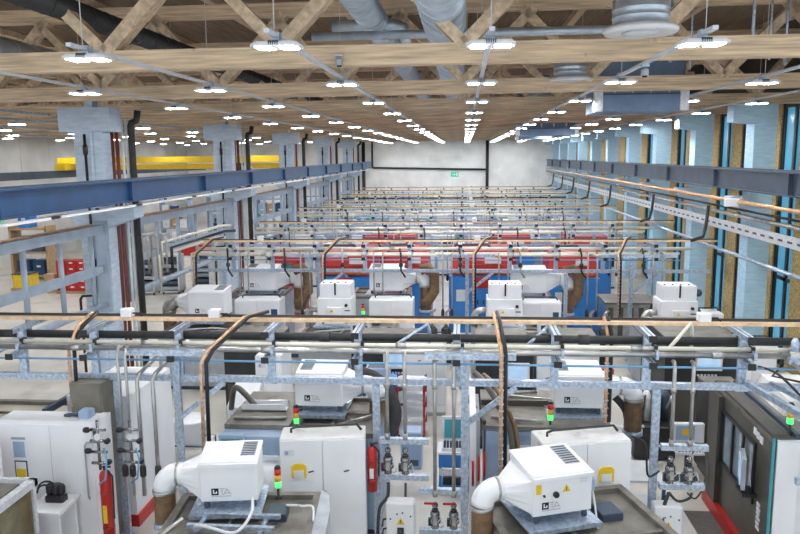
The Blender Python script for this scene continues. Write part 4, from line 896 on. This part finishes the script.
b = MB(); b.hexa([(0.04, 0.268, 0.15), (0.46, 0.268, 0.15), (0.46, 0.28, 0.15), (0.04, 0.28, 0.15), (0.04, 0.318, 0.48), (0.46, 0.318, 0.48), (0.46, 0.33, 0.48), (0.04, 0.33, 0.48)], M_teal); b.build('screen', p)
# carts farther down the aisle
def shelf_cart(loc, w, d, h, m, shelves, label, load=None):
    t = thing('shelf_cart', label, 'cart', loc)
    for x in (0, w - 0.05):
        for y in (0, d - 0.05): MB().box(x, x + 0.05, y, y + 0.05, 0.12, h, m).build('upright', t)
    for k in range(shelves): MB().box(0, w, 0, d, 0.14 + k * (h - 0.2) / max(1, shelves - 1), 0.18 + k * (h - 0.2) / max(1, shelves - 1), load or m).build('shelf', t)
    for x in (0.06, w - 0.06):
        for y in (0.06, d - 0.06): MB().lathe([(0.06, -0.02), (0.06, 0.02)], (x, y, 0.06), M_black, 10, 'x').build('wheel', t)
    return t
shelf_cart((-1.42, 14.6, 0), 0.62, 0.7, 1.25, M_dred, 4, 'red shelf cart in the aisle beside the blue cart', M_alum)
shelf_cart((-2.15, 14.4, 0), 0.72, 0.7, 1.35, M_blue, 3, 'blue shelf cart behind the extinguisher post', M_blue)
for k in range(3):
    o = MB().rbox(0, 0.5, 0, 0.45, 0, 0.28, (M_label, M_white, M_bgrey)[k], 0.02); o.box(0.05, 0.45, 0.04, 0.41, 0.28, 0.285, M_slate)
    tag(o.build('parts_bin', loc=(-2.05, 14.5, 0.19 + 0.575 * k)), ('pale bin on the lowest shelf of the blue cart', 'white bin on the middle shelf of the blue cart', 'blue grey bin on top of the blue cart')[k], 'bin')
shelf_cart((2.55, 11.3, 0), 0.7, 0.8, 0.8, M_navy, 2, 'low blue framed table beside the dusty white cabinet', M_label)

# ------------------------------------------------------------------ second line of machines facing the aisle (backs to the second rack)
def panel_machine(loc, w, d, h, m, label, screen=True, sx=0.5, rot=0, white=None):
    t = thing('control_front_machine', label, 'machine tool', loc, rot, 'machines of the second line')
    MB().box(0, w, 0, d, 0.1, h, m).build('body', t)
    MB().box(0.05, w - 0.05, 0.05, d - 0.05, 0, 0.1, M_black).build('plinth', t)
    MB().box(0, w, 0, d, h, h + 0.04, M_dirty).build('roof', t)
    if screen:
        p = MB().rbox(sx, sx + 0.52, -0.09, 0, h - 0.62, h - 0.14, M_label, 0.01).build('control_panel', t)
        MB().box(sx + 0.05, sx + 0.47, -0.095, -0.09, h - 0.56, h - 0.2, M_screen).build('screen', p)
        b = MB()
        for k in range(6): b.box(sx + 0.05 + 0.07 * k, sx + 0.09 + 0.07 * k, -0.02, 0, h - 0.76, h - 0.72, M_label)
        b.build('buttons', t)
    b = MB(); b.box(0.06, w - 0.06, -0.015, 0, 0.3, h - 0.9, M_dark if m is not M_dark else M_olive); b.build('door', t)
    if white: MB().box(w - white, w, -0.03, 0, 0.2, h - 0.05, M_white).build('white_panel', t)
    return t
panel_machine((0.25, 14.25, 0), 1.15, 2.2, 2.0, M_dark, 'dark machine with small lit screen behind the warning filter cables', True, 0.55)
cabinet((1.48, 14.45, 0), 0, 0.62, 0.6, 2.0, 'narrow white cabinet with black handle beside the dark machine with small screen', doors=2, dusty=False)
panel_machine((2.2, 16.4, 0), 0.9, 1.2, 1.75, M_white, 'low white machine behind the filter at the dusty cabinet', False)
panel_machine((-2.6, 16.2, 0), 1.5, 1.2, 1.75, M_dark, 'dark machine behind the blue cart with a pale screen', True, 0.75)
cabinet((-1.35, 16.1, 0), 0, 0.95, 0.5, 1.85, 'white cabinet behind the red shelf cart', doors=2, dusty=False)
panel_machine((-5.2, 14.9, 0), 1.1, 1.5, 2.0, M_dark, 'dark brown machine behind the white tub', False)
cabinet((-4.3, 14.2, 0), 0, 0.55, 0.9, 1.95, 'narrow white cabinet with sheet behind the cable bundle by the tub', doors=1, dusty=False, sign=True)
panel_machine((4.15, 14.9, 0), 1.45, 2.0, 2.2, M_dark, 'dark machine with lit screen behind the front rack near the windowed wall', True, 0.6)
cabinet((5.45, 15.0, 0), 0, 0.95, 0.6, 2.1, 'white cabinet with black handle beside the dark machine near the windowed wall', doors=2, dusty=False)
panel_machine((4.45, 13.0, 0), 0.6, 0.75, 1.75, M_dark, 'dark console with upright pale screen behind the dark machining center', True, 0.04)
t = thing('hydraulic_unit', 'black hydraulic unit with pipes and bottles by the dark machine near the windowed wall', 'hydraulic unit', (3.35, 13.9, 0))
MB().rbox(0, 0.8, 0, 0.9, 0.05, 0.7, M_dark, 0.02).build('tank', t)
for k in range(4): MB().lathe([(0.09, 0.7), (0.09, 1.2), (0.05, 1.3)], (0.12 + 0.18 * k, 0.3 + 0.1 * (k % 2), 0), (M_slate, M_label, M_black, M_slate)[k], 12).build('bottle', t)
for k in range(3): MB().tube([(0.1 + 0.3 * k, 0.1, 0.7), (0.1 + 0.3 * k, -0.05, 1.0), (0.2 + 0.25 * k, 0.1, 1.3), (0.25 + 0.2 * k, 0.5, 0.7)], 0.02, (M_black, M_copper, M_label)[k], 6).build('hose', t)
t = thing('hydraulic_unit', 'dark round motor on the floor behind the cable drop of the dusty cabinet', 'motor', (2.35, 14.6, 0))
MB().lathe([(0.14, -0.3), (0.2, -0.27), (0.2, 0.2), (0.12, 0.3)], (0, 0, 0.35), M_slate, 16, 'y').build('motor', t); MB().box(-0.25, 0.25, -0.25, 0.25, 0, 0.15, M_grey).build('foot', t)
hose([(2.5, 13.9, 1.3), (2.8, 13.9, 0.8), (3.2, 13.8, 0.7), (3.5, 13.8, 0.75)], 0.03, M_label, 'pale hose hanging behind the post near the dark machine')
tag(MB().box(-0.16, 0.16, -0.1, 0.1, 0, 0.25, M_red).tube([(0, 0, 0), (0, 0, -1.55)], 0.03, M_red, 8).build('red_call_box', loc=(2.75, 14.0, 1.6)), 'red box on a post behind the cable drop of the dusty cabinet', 'call box')

# ------------------------------------------------------------------ machines around the second rack
SITE = ['column side', 'extinguisher side', 'middle', 'windowed wall']
def coolant_unit(loc, rot, label, extra=False):
    t = thing('two_tier_filter_unit', label, 'filter unit', loc, rot, 'two tier white filter units')
    w, d = 0.92, 0.8
    MB().rbox(0, w, 0, d, 0.05, 0.78, M_white, 0.015).build('lower_casing', t)
    u = MB().rbox(0.06, w - 0.02, 0.08, d - 0.04, 0.78, 1.16, M_white, 0.015).build('upper_casing', t)
    b = MB(); b.box(0.46, 0.50, 0.05, 0.08, 0.86, 1.18, M_black); b.build('strap', u)
    b = MB()
    for k in range(4): b.lathe([(0.02, 0), (0.025, 0.02)], (0.14 + 0.2 * k, 0.25, 1.16), M_slate, 8)
    b.build('lifting_eyes', u)
    p = MB().rbox(0.28, 0.70, -0.12, 0, 0.12, 0.56, M_white, 0.01).build('control_box', t)
    b = MB(); b.prism([(0.36, 0.44), (0.46, 0.44), (0.41, 0.52)], -0.128, -0.12, 'y', M_yellow); b.build('warning_sign', p)
    b = MB()
    for dx, dz in ((0.42, 0.34), (0.5, 0.34), (0.52, 0.24), (0.4, 0.2)): b.lathe([(0.022, -0.145), (0.025, -0.12)], (dx, 0, dz), M_black, 8, 'y')
    b.build('buttons', p)
    b = MB()
    for dx, dz in ((0.16, 0.14), (0.78, 0.16), (0.78, 0.6)): b.lathe([(0.04, -0.05), (0.045, 0.0)], (dx, 0, dz), M_black, 10, 'y')
    b.box(0.74, 0.88, -0.008, 0, 0.44, 0.47, M_slate); b.build('ports', t)
    MB().tube([(0, 0.35, 0.42), (-0.14, 0.35, 0.42)] + [(-0.14 - 0.18 * math.sin(q), 0.35, 0.24 + 0.18 * math.cos(q)) for q in [PI / 2 * i / 5 for i in range(6)]] + [(-0.32, 0.35, -0.3)], 0.085, M_steel, 12).build('elbow', t)
    if extra:
        for z in (0.95, 0.45): MB().lathe([(0.09, 0), (0.1, 0.02), (0.1, 0.12), (0.05, 0.16)], (w, 0.3, z), M_slate, 12, 'x').build('fan_motor', t)
    b = MB(); b.box(-0.1, w + 0.1, -0.15, d + 0.1, 0, 0.05, M_galv); b.build('base_tray', t)
# bodies under them
for k, (x, lb) in enumerate(((-7.9, 'grey machine with oily roof before the second rack, nearest the columns'), (-4.2, 'oily roofed machine under the two tier unit nearest the columns'),
                             (0.2, 'grey machine with oily roof before the second rack, in the middle of the hall'), (4.5, 'grey machine with oily roof before the second rack, by the windowed wall'))):
    lathe_machine((x, 17.65, 0), 0, (2.5, 2.4, 2.5, 1.6)[k], 2.05, 1.5, lb, M_grey)
coolant_unit((-3.88, 18.6, 1.5), 0, 'two tier white filter unit before the second rack, nearest the columns')
coolant_unit((0.6, 18.6, 1.5), 0, 'two tier white filter unit before the second rack, in the middle of the hall')
coolant_unit((4.98, 18.5, 1.5), 0, 'two tier white filter unit with round fan motors by the windowed wall', True)
mist_filter((-7.42, 18.6, 1.62), 0, 0.98, 0.75, 0.70, -1, 'white filter with black logo and steel elbow near the first concrete column', hm=M_steel)
cabinet((-6.5, 19.72, 0), 0, 1.32, 0.6, 2.0, 'white cabinet with blue plate before the second rack near the columns', doors=2, dusty=False, logo_=True)
cabinet((-2.66, 19.85, 0), 0, 1.25, 0.6, 2.0, 'plain white cabinet before the second rack beside the two tier unit near the columns', doors=2, dusty=False)
cabinet((1.5, 19.6, 0), 0, 1.15, 0.6, 2.0, 'white cabinet with blue plate before the second rack in the middle of the hall', doors=2, dusty=False, logo_=True)
cabinet((6.12, 19.3, 0), 0, 0.7, 0.6, 1.8, 'white cabinet beside the two tier unit with fan motors', doors=1, dusty=False)
for k, (x, y, lb) in enumerate(((-6.75, 21.45, 'white filter with thick dark hose behind the second rack, nearest the columns'), (-2.86, 21.55, 'white filter with thick dark hose behind the second rack, before the blue cabinet'),
                                (1.42, 21.3, 'white filter with thick dark hose behind the second rack, in the middle of the hall'))):
    lathe_machine((x - 0.6, 21.35, 0), 0, 1.8, 1.6, 1.8, ('oily roofed machine behind the second rack nearest the columns', 'oily roofed machine behind the second rack before the red presses', 'oily roofed machine behind the second rack in the middle')[k], M_grey, simple=True)
    mist_filter((x, y, 1.82), 0, 1.02, 0.7, 0.68, 1, lb, hose_len=0.8)
    b = MB(); b.tube([(0.0, 0, 0.2), (0.25, 0, 0.28), (0.42, 0, 0.05), (0.42, 0, -0.45), (0.2, 0, -0.8), (0.0, 0, -0.85)], 0.16, M_brown, 12); tag(b.build('exhaust_hose', loc=(x + 1.55, y + 0.2, 2.35)), 'thick dark hose curving beside the filter behind the second rack, %s from the columns' % ORD[k], 'hose', 'thick exhaust hoses')
for k, (x, y) in enumerate(((-6.9, 19.4), (-2.78, 19.5), (1.2, 19.4))): signal_lamp(x, y, 1.5, 'green lit stack light before the second rack, %s from the columns' % ORD[k])
# blue based, red topped presses
def press(x, y, w, label, cab=True, white=False):
    t = thing('red_press', label, 'press', (x, y, 0), 0, 'red topped presses with blue bases')
    MB().box(0, w, 0, 2.4, 0, 1.95, M_blue).build('base', t)
    for k in range(2):
        d = MB().box(0.05 + k * w / 2, w / 2 - 0.03 + k * w / 2, -0.025, 0, 0.2, 1.88, M_blue).build('door', t)
        MB().box(w / 2 - 0.15 + k * 0.2, w / 2 - 0.11 + k * 0.2, -0.05, -0.025, 1.0, 1.15, M_black).build('handle', d)
    b = MB(); b.box(0.25, 0.55, -0.032, -0.025, 1.1, 1.5, M_label); b.build('notice', t)
    b = MB(); b.hexa([(0.05, 0.3, 1.95), (w - 0.05, 0.3, 1.95), (w - 0.05, 2.3, 1.95), (0.05, 2.3, 1.95), (0.1, 0.5, 2.75), (w - 0.1, 0.5, 2.75), (w - 0.1, 2.2, 2.75), (0.1, 2.2, 2.75)], M_red); b.build('hood', t)
    b = MB(); b.box(0.3, w - 0.3, 0.28, 0.34, 2.05, 2.3, M_dred); b.box(w * 0.55, w * 0.8, 0.25, 0.29, 2.35, 2.55, M_label); b.build('hood_panel', t)
    MB().tube([(0.1, 0.1, 2.1), (w - 0.2, 0.1, 2.1)], 0.1, M_orange, 12).build('ram_cylinder', t)
    MB().box(w * 0.35, w * 0.62, -0.04, 0.0, 1.55, 1.93, M_red if not white else M_dark).build('red_panel', t)
    b = MB(); b.tube([(0.2, 0.2, 2.75), (0.2, 0.6, 2.95), (w * 0.6, 0.7, 2.95), (w * 0.7, 0.8, 2.7)], 0.05, M_slate, 8); b.build('hose', t)
for k, (x, y, w) in enumerate(((-5.0, 24.0, 2.0), (-2.75, 24.2, 1.6), (-0.5, 24.2, 2.2), (2.75, 23.8, 1.7))):
    press(x, y, w, 'red topped press with blue base behind the second rack, %s counted from the columns' % ORD[k])
for k, (x, y, w) in enumerate(((-4.3, 29.2, 2.4), (1.0, 29.2, 1.8), (4.0, 28.8, 1.8))):
    press(x, y, w, 'red topped press with blue base behind the third rack, %s counted from the columns' % ORD[k])
t = thing('red_robot_cell', 'small red machine with green screen behind the second rack near the columns', 'machine tool', (-7.0, 25.6, 0))
MB().box(0, 1.1, 0, 1.2, 0, 1.7, M_dred).build('body', t); MB().rbox(0.05, 1.05, -0.1, 1.0, 1.7, 2.5, M_red, 0.06).build('head', t); MB().box(0.2, 0.8, -0.12, -0.1, 1.8, 2.2, M_dscreen).build('screen', t)
t = thing('stainless_tank', 'stainless finned tank beside the blue based press near the windowed wall', 'tank', (4.3, 21.9, 0))
MB().rbox(0, 1.5, 0, 1.3, 0.15, 1.5, M_steel, 0.03).build('casing', t)
for k in range(5): MB().box(0.05 + 0.3 * k, 0.2 + 0.3 * k, -0.02, 0, 0.3, 1.4, M_olive).build('fin', t)
MB().box(-0.05, 1.55, -0.05, 1.35, 1.5, 1.56, M_dirty).build('lid', t); MB().box(0.05, 1.45, 0.05, 1.25, 0, 0.15, M_slate).build('foot', t)
# pumps standing in the aisle under the second rack
for k, x in enumerate((-5.6, -0.9, -0.5, 3.6, 4.0)):
    t = thing('pump', 'black upright pump under the second rack, %s from the columns' % ORD[k], 'pump', (x, 20.55, 0), 0, 'pumps under the second rack')
    MB().lathe([(0.14, 0), (0.16, 0.1), (0.1, 0.5), (0.15, 0.6), (0.15, 1.0), (0.08, 1.08)], (0, 0, 0), M_dark, 12).build('motor', t); MB().tube([(0, 0, 1.05), (0, 0, 1.5), (0.1, 0, 1.6)], 0.04, M_steel, 8).build('outlet_pipe', t)

# ------------------------------------------------------------------ farther machine lines
rnd = random.Random(3)
FARY = [32.6, 36.0, 38.4, 42.0, 44.6, 48.0, 50.3, 53.2, 55.6, 58.4, 61.5]
proto_far = []
def far_machine(kind):
    t = thing('machine_tool', '', 'machine tool')
    w = (1.9, 1.5, 1.7)[kind]; h = (2.0, 1.85, 2.15)[kind]; m = (M_offw, M_teal, M_bgrey)[kind]
    MB().rbox(0, w, 0, 1.4, 0.1, h, m, 0.03).build('body', t); MB().box(0.05, w - 0.05, 0.05, 1.35, 0, 0.1, M_slate).build('plinth', t)
    MB().box(w * 0.1, w * 0.62, -0.02, 0, 0.9, h - 0.25, M_glass if kind != 1 else M_dark).build('window', t)
    MB().box(w * 0.68, w * 0.94, -0.06, 0, 1.0, h - 0.2, M_dark if kind == 0 else M_white).build('control_panel', t)
    b = MB(); b.rbox(w * 0.15, w * 0.6, 0.3, 0.95, h, h + 0.5, M_white if kind != 2 else M_label, 0.03); b.build('roof_unit', t)
    MB().tube([(w * 0.6, 0.6, h + 0.25), (w * 0.8, 0.6, h + 0.3), (w * 0.88, 0.6, h + 0.1), (w * 0.88, 0.6, h - 0.02)], 0.1, M_spiral, 10).build('elbow', t)
    return t
protos = [far_machine(k) for k in range(3)]; used = [0, 0, 0]
KN = ['off white', 'teal', 'blue grey']
for j, y in enumerate(FARY):
    x = -8.1 + 0.6 * (j % 2)
    c = 0
    while x < 5.6:
        k = rnd.choice((0, 0, 1, 2))
        o = protos[k] if not used[k] else copy_tree(protos[k]); used[k] = 1
        o.location = (x, y, 0)
        o['label'] = '%s machine in the %s line behind the red presses, %s from the columns' % (KN[k], ORD[j], ORD[c])
        o['group'] = 'machines toward the back wall'
        x += 2.35 + rnd.random() * 0.5; c += 1

# ------------------------------------------------------------------ side bay goods
def drawer_cart(x, y, label, rot=0):
    t = thing('drawer_cart', label, 'cart', (x, y, 0), rot, 'grey drawer carts in the side bay')
    b = MB(); b.box(0, 0.05, 0, 0.7, 0.12, 1.75, M_alum); b.box(0.8, 0.85, 0, 0.7, 0.12, 1.75, M_alum); b.box(0, 0.85, 0.65, 0.7, 0.12, 1.75, M_alum); b.box(0, 0.85, 0, 0.7, 1.72, 1.78, M_alum); b.box(0, 0.85, 0, 0.7, 0.12, 0.17, M_alum); b.build('frame', t)
    for k in range(6): MB().box(0.07, 0.78, 0.02, 0.6, 0.22 + 0.25 * k, 0.36 + 0.25 * k, M_slate if k % 2 else M_grey).build('drawer', t)
    for cx in (0.08, 0.77):
        for cy in (0.08, 0.62): MB().lathe([(0.06, -0.02), (0.06, 0.02)], (cx, cy, 0.06), M_black, 8, 'x').build('wheel', t)
for k, (x, y) in enumerate(((-15.4, 30.0), (-14.45, 30.4), (-13.4, 30.6), (-12.2, 31.2), (-10.6, 30.2))):
    drawer_cart(x, y, 'grey drawer cart on the side bay floor, %s from the pale wall' % ORD[k], 0)
# stack of red crates on a pallet
def pallet(x, y, label, w=1.3):
    b = MB()
    for k in range(5): b.box(k * (w - 0.14) / 4, k * (w - 0.14) / 4 + 0.14, 0, 0.9, 0.1, 0.13, M_cardb)
    for k in range(3): b.box(0, w, k * 0.4, k * 0.4 + 0.1, 0, 0.1, M_cardb)
    tag(b.build('pallet', loc=(x, y, 0)), label, 'pallet')
pallet(-18.35, 30.7, 'wooden pallet under the stack of red crates', 1.5)
n = 0
for i in range(3):
    for j in range(5):
        b = MB(); b.rbox(0, 0.46, 0, 0.6, 0, 0.27, M_red, 0.015); b.box(0.15, 0.31, -0.01, 0, 0.14, 0.2, M_white); b.box(0.02, 0.44, 0.02, 0.58, 0.27, 0.275, M_dred)
        tag(b.build('red_crate', loc=(-18.3 + 0.48 * i, 30.75, 0.13 + 0.275 * j)), 'red crate, %s level up in the %s column of the crate stack' % (ORD[j], ORD[i]), 'crate', 'red crates on the pallet')
o = MB().box(0, 0.5, 0, 0.5, 0, 0.85, M_cardb); o.box(0, 0.5, 0.2, 0.25, 0.85, 0.853, M_label); tag(o.build('cardboard_box', loc=(-19.0, 30.9, 0)), 'tall cardboard box beside the stack of red crates', 'box')
pallet(-20.9, 31.3, 'wooden pallet under the yellow bin by the pale wall', 1.0)
t = thing('yellow_bin', 'yellow bin on a pallet by the pale wall of the side bay', 'bin', (-20.8, 31.35, 0.13))
MB().rbox(0, 0.8, 0, 0.8, 0, 0.62, M_yellow, 0.03).build('body', t); MB().box(-0.03, 0.83, -0.03, 0.83, 0.62, 0.66, M_olive).build('rim', t)
t = thing('storage_rack', 'timber framed storage rack with dark shelves by the pale wall', 'rack', (-22.9, 34.5, 0))
for x in (0, 1.9): MB().box(x, x + 0.12, 0, 0.9, 0, 2.7, M_cardb).build('upright', t)
for z in (0.1, 1.3, 2.5): MB().box(0, 2.0, 0, 0.9, z, z + 0.1, M_cardb).build('shelf', t)
for k, (dx, z, m, lb) in enumerate(((0.3, 0.2, M_navy, 'dark blue box on the lowest shelf of the timber rack'), (1.1, 0.2, M_navy, 'second dark blue box on the lowest shelf of the timber rack'), (0.3, 1.4, M_blue, 'blue box on the middle shelf of the timber rack'), (1.1, 1.4, M_slate, 'dark box on the middle shelf of the timber rack'), (0.5, 2.6, M_blue, 'blue box on top of the timber rack'))):
    o = MB().rbox(0, 0.6, 0.1, 0.8, 0, 0.75, m, 0.02); o.box(0.2, 0.4, 0.09, 0.1, 0.4, 0.5, M_label); tag(o.build('storage_box', loc=(-22.9 + dx, 34.5, z)), lb, 'box')
for k in range(6):
    x, y = -23.5 + 2.3 * k, 46 + (k % 3) * 3
    t = thing('storage_shelf', 'loaded steel shelf deep in the side bay, %s from the pale wall' % ORD[k], 'shelf', (x, y, 0), 0, 'steel shelves deep in the side bay')
    for xx in (0, 2.0): MB().box(xx, xx + 0.08, 0, 0.8, 0, 3.2, M_bgrey).build('upright', t)
    for z in (0.1, 1.1, 2.1, 3.1): MB().box(0, 2.08, 0, 0.8, z, z + 0.07, M_bgrey).build('shelf', t)
    for j in range(3):
        for q in range(3):
            o = MB().rbox(0, 0.52, 0.05, 0.75, 0, 0.5 + 0.25 * rnd.random(), rnd.choice((M_label, M_cardb, M_bgrey, M_grey, M_navy, M_white)), 0.02); o.box(0.15, 0.35, 0.04, 0.05, 0.2, 0.3, M_label)
            tag(o.build('storage_box', loc=(x + 0.14 + 0.62 * q, y, 0.17 + j)), 'box on the %s side bay shelf from the pale wall, level %s, place %s' % (ORD[k], ('one', 'two', 'three')[j], ('one', 'two', 'three')[q]), 'box', 'boxes on the steel shelves')
for k, (x, y) in enumerate(((-15.2, 36.5), (-12.6, 37.5), (-18.2, 38.0))):
    t = thing('workbench', 'pale workbench in the side bay, %s from the pale wall' % ORD[(1, 2, 0)[k]], 'workbench', (x, y, 0), 0, 'workbenches in the side bay')
    MB().box(0, 2.2, 0, 0.9, 0.85, 0.92, M_label).build('top', t)
    for xx in (0.05, 2.05):
        for yy in (0.05, 0.75): MB().box(xx, xx + 0.1, yy, yy + 0.1, 0, 0.85, M_grey).build('leg', t)
    MB().box(0.2, 1.9, 0.1, 0.8, 0.92, 1.5 + 0.2 * k, (M_red, M_white, M_grey)[k]).build('cover_box', t)

# ------------------------------------------------------------------ small hoses, struts and fittings
b = MB(); b.bar((0, 0, 0), (0.35, -2.2, -0.02), 0.08, 0.08, M_galv); b.bar((0.30, -0.1, 0.03), (0.75, -2.3, 0.02), 0.06, 0.06, M_galv)
tag(b.build('strut_pair', loc=(4.05, 10.42, 2.72)), 'pair of galvanized struts running from the front rack toward the dark machine roof', 'strut')
hose([(4.15, 10.3, 3.0), (4.3, 10.0, 2.98), (4.5, 9.6, 2.75), (4.75, 9.0, 2.5)], 0.018, M_black, 'black cable slanting over the dark machine roof', 'cable')
hose([(-2.3, 8.75, 1.48), (-2.25, 8.6, 1.56), (-2.15, 8.72, 1.5), (-2.05, 8.55, 1.58), (-1.95, 8.7, 1.5), (-1.88, 8.4, 1.46)], 0.014, M_white, 'white cable looping over the oily roof before the extinguisher cabinet', 'cable')
hose([(-3.3, 8.1, 1.5), (-3.1, 7.9, 1.62), (-2.75, 7.95, 1.52), (-2.6, 8.15, 1.66), (-2.62, 8.3, 1.8)], 0.02, M_label, 'pale hose curling in front of the plain near filter', 'hose')
hose([(-3.78, 8.2, 1.0), (-3.7, 8.0, 1.35), (-3.62, 7.9, 1.5), (-3.45, 8.1, 1.6)], 0.03, M_steel, 'steel flexible hose rising beside the plain near filter', 'hose')
hose([(0.7, 8.0, 1.47), (0.9, 7.75, 1.52), (1.2, 7.8, 1.5), (1.5, 7.95, 1.48)], 0.018, M_black, 'black hose on the oily roof before the warning sign filter', 'hose')
hose([(2.4, 10.1, 2.0), (2.55, 9.95, 1.95), (2.6, 9.95, 1.5), (2.75, 10.1, 1.45), (2.85, 10.3, 1.4)], 0.015, M_black, 'black cable hanging at the corner of the dusty white cabinet', 'cable')
hose([(-1.95, 12.1, 2.3), (-1.45, 12.1, 2.1), (-1.2, 12.05, 1.6), (-1.35, 12.0, 1.15), (-1.7, 12.0, 0.95)], 0.13, M_rubber, 'thick dark hose curving down beside the filter behind the extinguisher post', 'hose')
hose([(2.5, 11.9, 2.0), (2.72, 11.9, 1.7), (2.7, 11.8, 1.2), (2.55, 11.8, 0.9)], 0.06, M_rubber, 'thick dark hose hanging beside the filter at the dusty cabinet', 'hose')
hose([(-4.1, 12.0, 1.6), (-3.95, 11.8, 2.05), (-3.7, 11.6, 2.0), (-3.5, 11.5, 1.82)], 0.05, M_olive, 'brown hose arching over the blue grey fronted machine', 'hose')
for k, (z, y0, y1) in enumerate(((3.75, 18.8, 23.5), (3.45, 18.4, 22.5), (3.6, 18.9, 23.2))):
    tag(MB().tube([(0, 0, -0.7), (0, 0, 0), (0.05, y1 - y0, 0.0), (0.35, y1 - y0 + 0.2, 0.0)], (0.045, 0.045, 0.045)[k], (M_cream, M_cream, M_black)[k], 8).build('connecting_pipe', loc=(-8.15 + 0.12 * k, y0, z)),
        ('upper cream pipe running from the first column to the second rack', 'lower cream pipe running from the first column to the second rack', 'black pipe running from the first column to the second rack')[k], 'pipe')
for k in range(3):
    tag(MB().tube([(0, 0, 0), (0, 0, 1.0), (0.08, 0, 1.1), (0.16, 0, 1.0), (0.16, 0, 0.1)], 0.03, M_steel, 8).build('pipe_loop', loc=(-8.5 + 0.25 * k, 18.4, 2.9)), 'steel pipe loop beside the first concrete column, %s from the column' % ORD[k], 'pipe', 'pipe loops at the first column')
t = thing('white_feeder', 'white feeder box with sloping cover behind the cable bundle beside the tub', 'feeder', (-4.45, 12.75, 0))
MB().rbox(0, 0.55, 0, 0.7, 0.1, 1.35, M_white, 0.02).build('body', t); MB().box(0.03, 0.52, 0.03, 0.67, 0, 0.1, M_slate).build('plinth', t)
MB().hexa([(0, 0, 1.35), (0.55, 0, 1.35), (0.55, 0.7, 1.35), (0, 0.7, 1.35), (0.02, 0.25, 1.5), (0.53, 0.25, 1.5), (0.53, 0.68, 1.72), (0.02, 0.68, 1.72)], M_label).build('cover', t)
b = MB(); b.box(0.08, 0.4, -0.01, 0, 0.9, 1.2, M_grey); b.box(0.1, 0.38, -0.014, -0.01, 0.95, 1.15, M_dscreen); b.build('panel', t)
t = thing('chip_trough', 'pale metal trough lying on the roof between the filter and the blue grey machine', 'trough', (-3.7, 11.35, 1.80))
b = MB(); b.box(0, 0.75, 0, 0.22, 0, 0.02, M_label); b.box(0, 0.75, 0, 0.02, 0, 0.12, M_label); b.box(0, 0.75, 0.2, 0.22, 0, 0.12, M_label); b.build('tray', t)
MB().tube([(0.1, 0.4, 0.03), (0.7, 0.45, 0.03)], 0.03, M_steel, 8).build('pipe', t); MB().box(0.08, 0.12, 0.1, 0.45, 0, 0.05, M_galv).build('bracket', t)
for k, (x, y, z, x1, y1) in enumerate(((-3.7, 10.95, 1.83, -2.85, 11.0), (0.45, 11.2, 1.84, 1.25, 11.05), (0.5, 12.4, 1.84, 1.3, 12.5))):
    tag(MB().tube([(0, 0, 0), (x1 - x, y1 - y, 0)], 0.028, M_steel, 8).build('roof_pipe', loc=(x, y, z)), ('steel pipe along the roof of the blue grey machine with teal screen', 'steel pipe on the roof beside the stack light at the dusty cabinet', 'steel pipe at the far edge of the roof behind the tall post')[k], 'pipe')
# dark branch hoses and valves hanging from the farther racks
for i in range(1, 8):
    Y = RY[i]
    for k in range(8):
        x = -7.4 + 1.72 * k + 0.37 * (i % 3)
        b = MB(); b.tube([(0, 0, 0), (0.02, -0.12, 0.08), (0.05, -0.2, -0.1), (0.05, -0.2, -0.55), (0.18, -0.2, -0.75)], 0.028, M_black if (k + i) % 3 else M_steel, 6)
        b.lathe([(0.03, 0), (0.06, 0.02), (0.06, 0.1), (0.03, 0.14)], (0.05, -0.2, -0.45), M_dark, 8)
        tag(b.build('branch_hose', loc=(x, Y - 0.14, 3.24)), 'dark branch hose with valve on the %s rack, %s from the column side' % (WHICH[i], ORD[k]), 'hose', 'branch hoses on the farther racks')
for k, (x, y, z, w_, m, lb) in enumerate(((-7.6, 19.2, 1.5, 0.5, M_grey, 'grey box on the machine roof beside the elbow near the first column'), (-5.3, 20.6, 0, 0.6, M_label, 'pale box on the floor under the second rack near the columns'),
        (1.9, 18.2, 1.5, 0.45, M_label, 'pale box on the oily roof beside the middle two tier unit'), (-2.9, 18.0, 1.5, 0.5, M_label, 'pale box on the oily roof beside the two tier unit nearest the columns'),
        (2.95, 20.3, 0, 0.6, M_white, 'white box on the floor before the blue press near the windowed wall'), (-1.2, 13.2, 0, 0.4, M_bgrey, 'blue grey box on the aisle floor behind the extinguisher post'))):
    o = MB().rbox(0, w_, 0, 0.4, 0, 0.32 if z else 0.75, m, 0.02); o.box(0.06, w_ - 0.06, -0.01, 0, 0.08, 0.2, M_slate); tag(o.build('equipment_box', loc=(x, y, z)), lb, 'box')

# ------------------------------------------------------------------ light and view
w = bpy.data.worlds.new('daylight'); sc.world = w; w.use_nodes = True
bg = w.node_tree.nodes['Background']; bg.inputs['Color'].default_value = (0.86, 0.93, 1.0, 1); bg.inputs['Strength'].default_value = 0.9
sc.view_settings.view_transform = 'Standard'; sc.view_settings.look = 'None'
sc.view_settings.exposure = 0.42; sc.view_settings.gamma = 1.0
sc.view_settings.use_curve_mapping = False
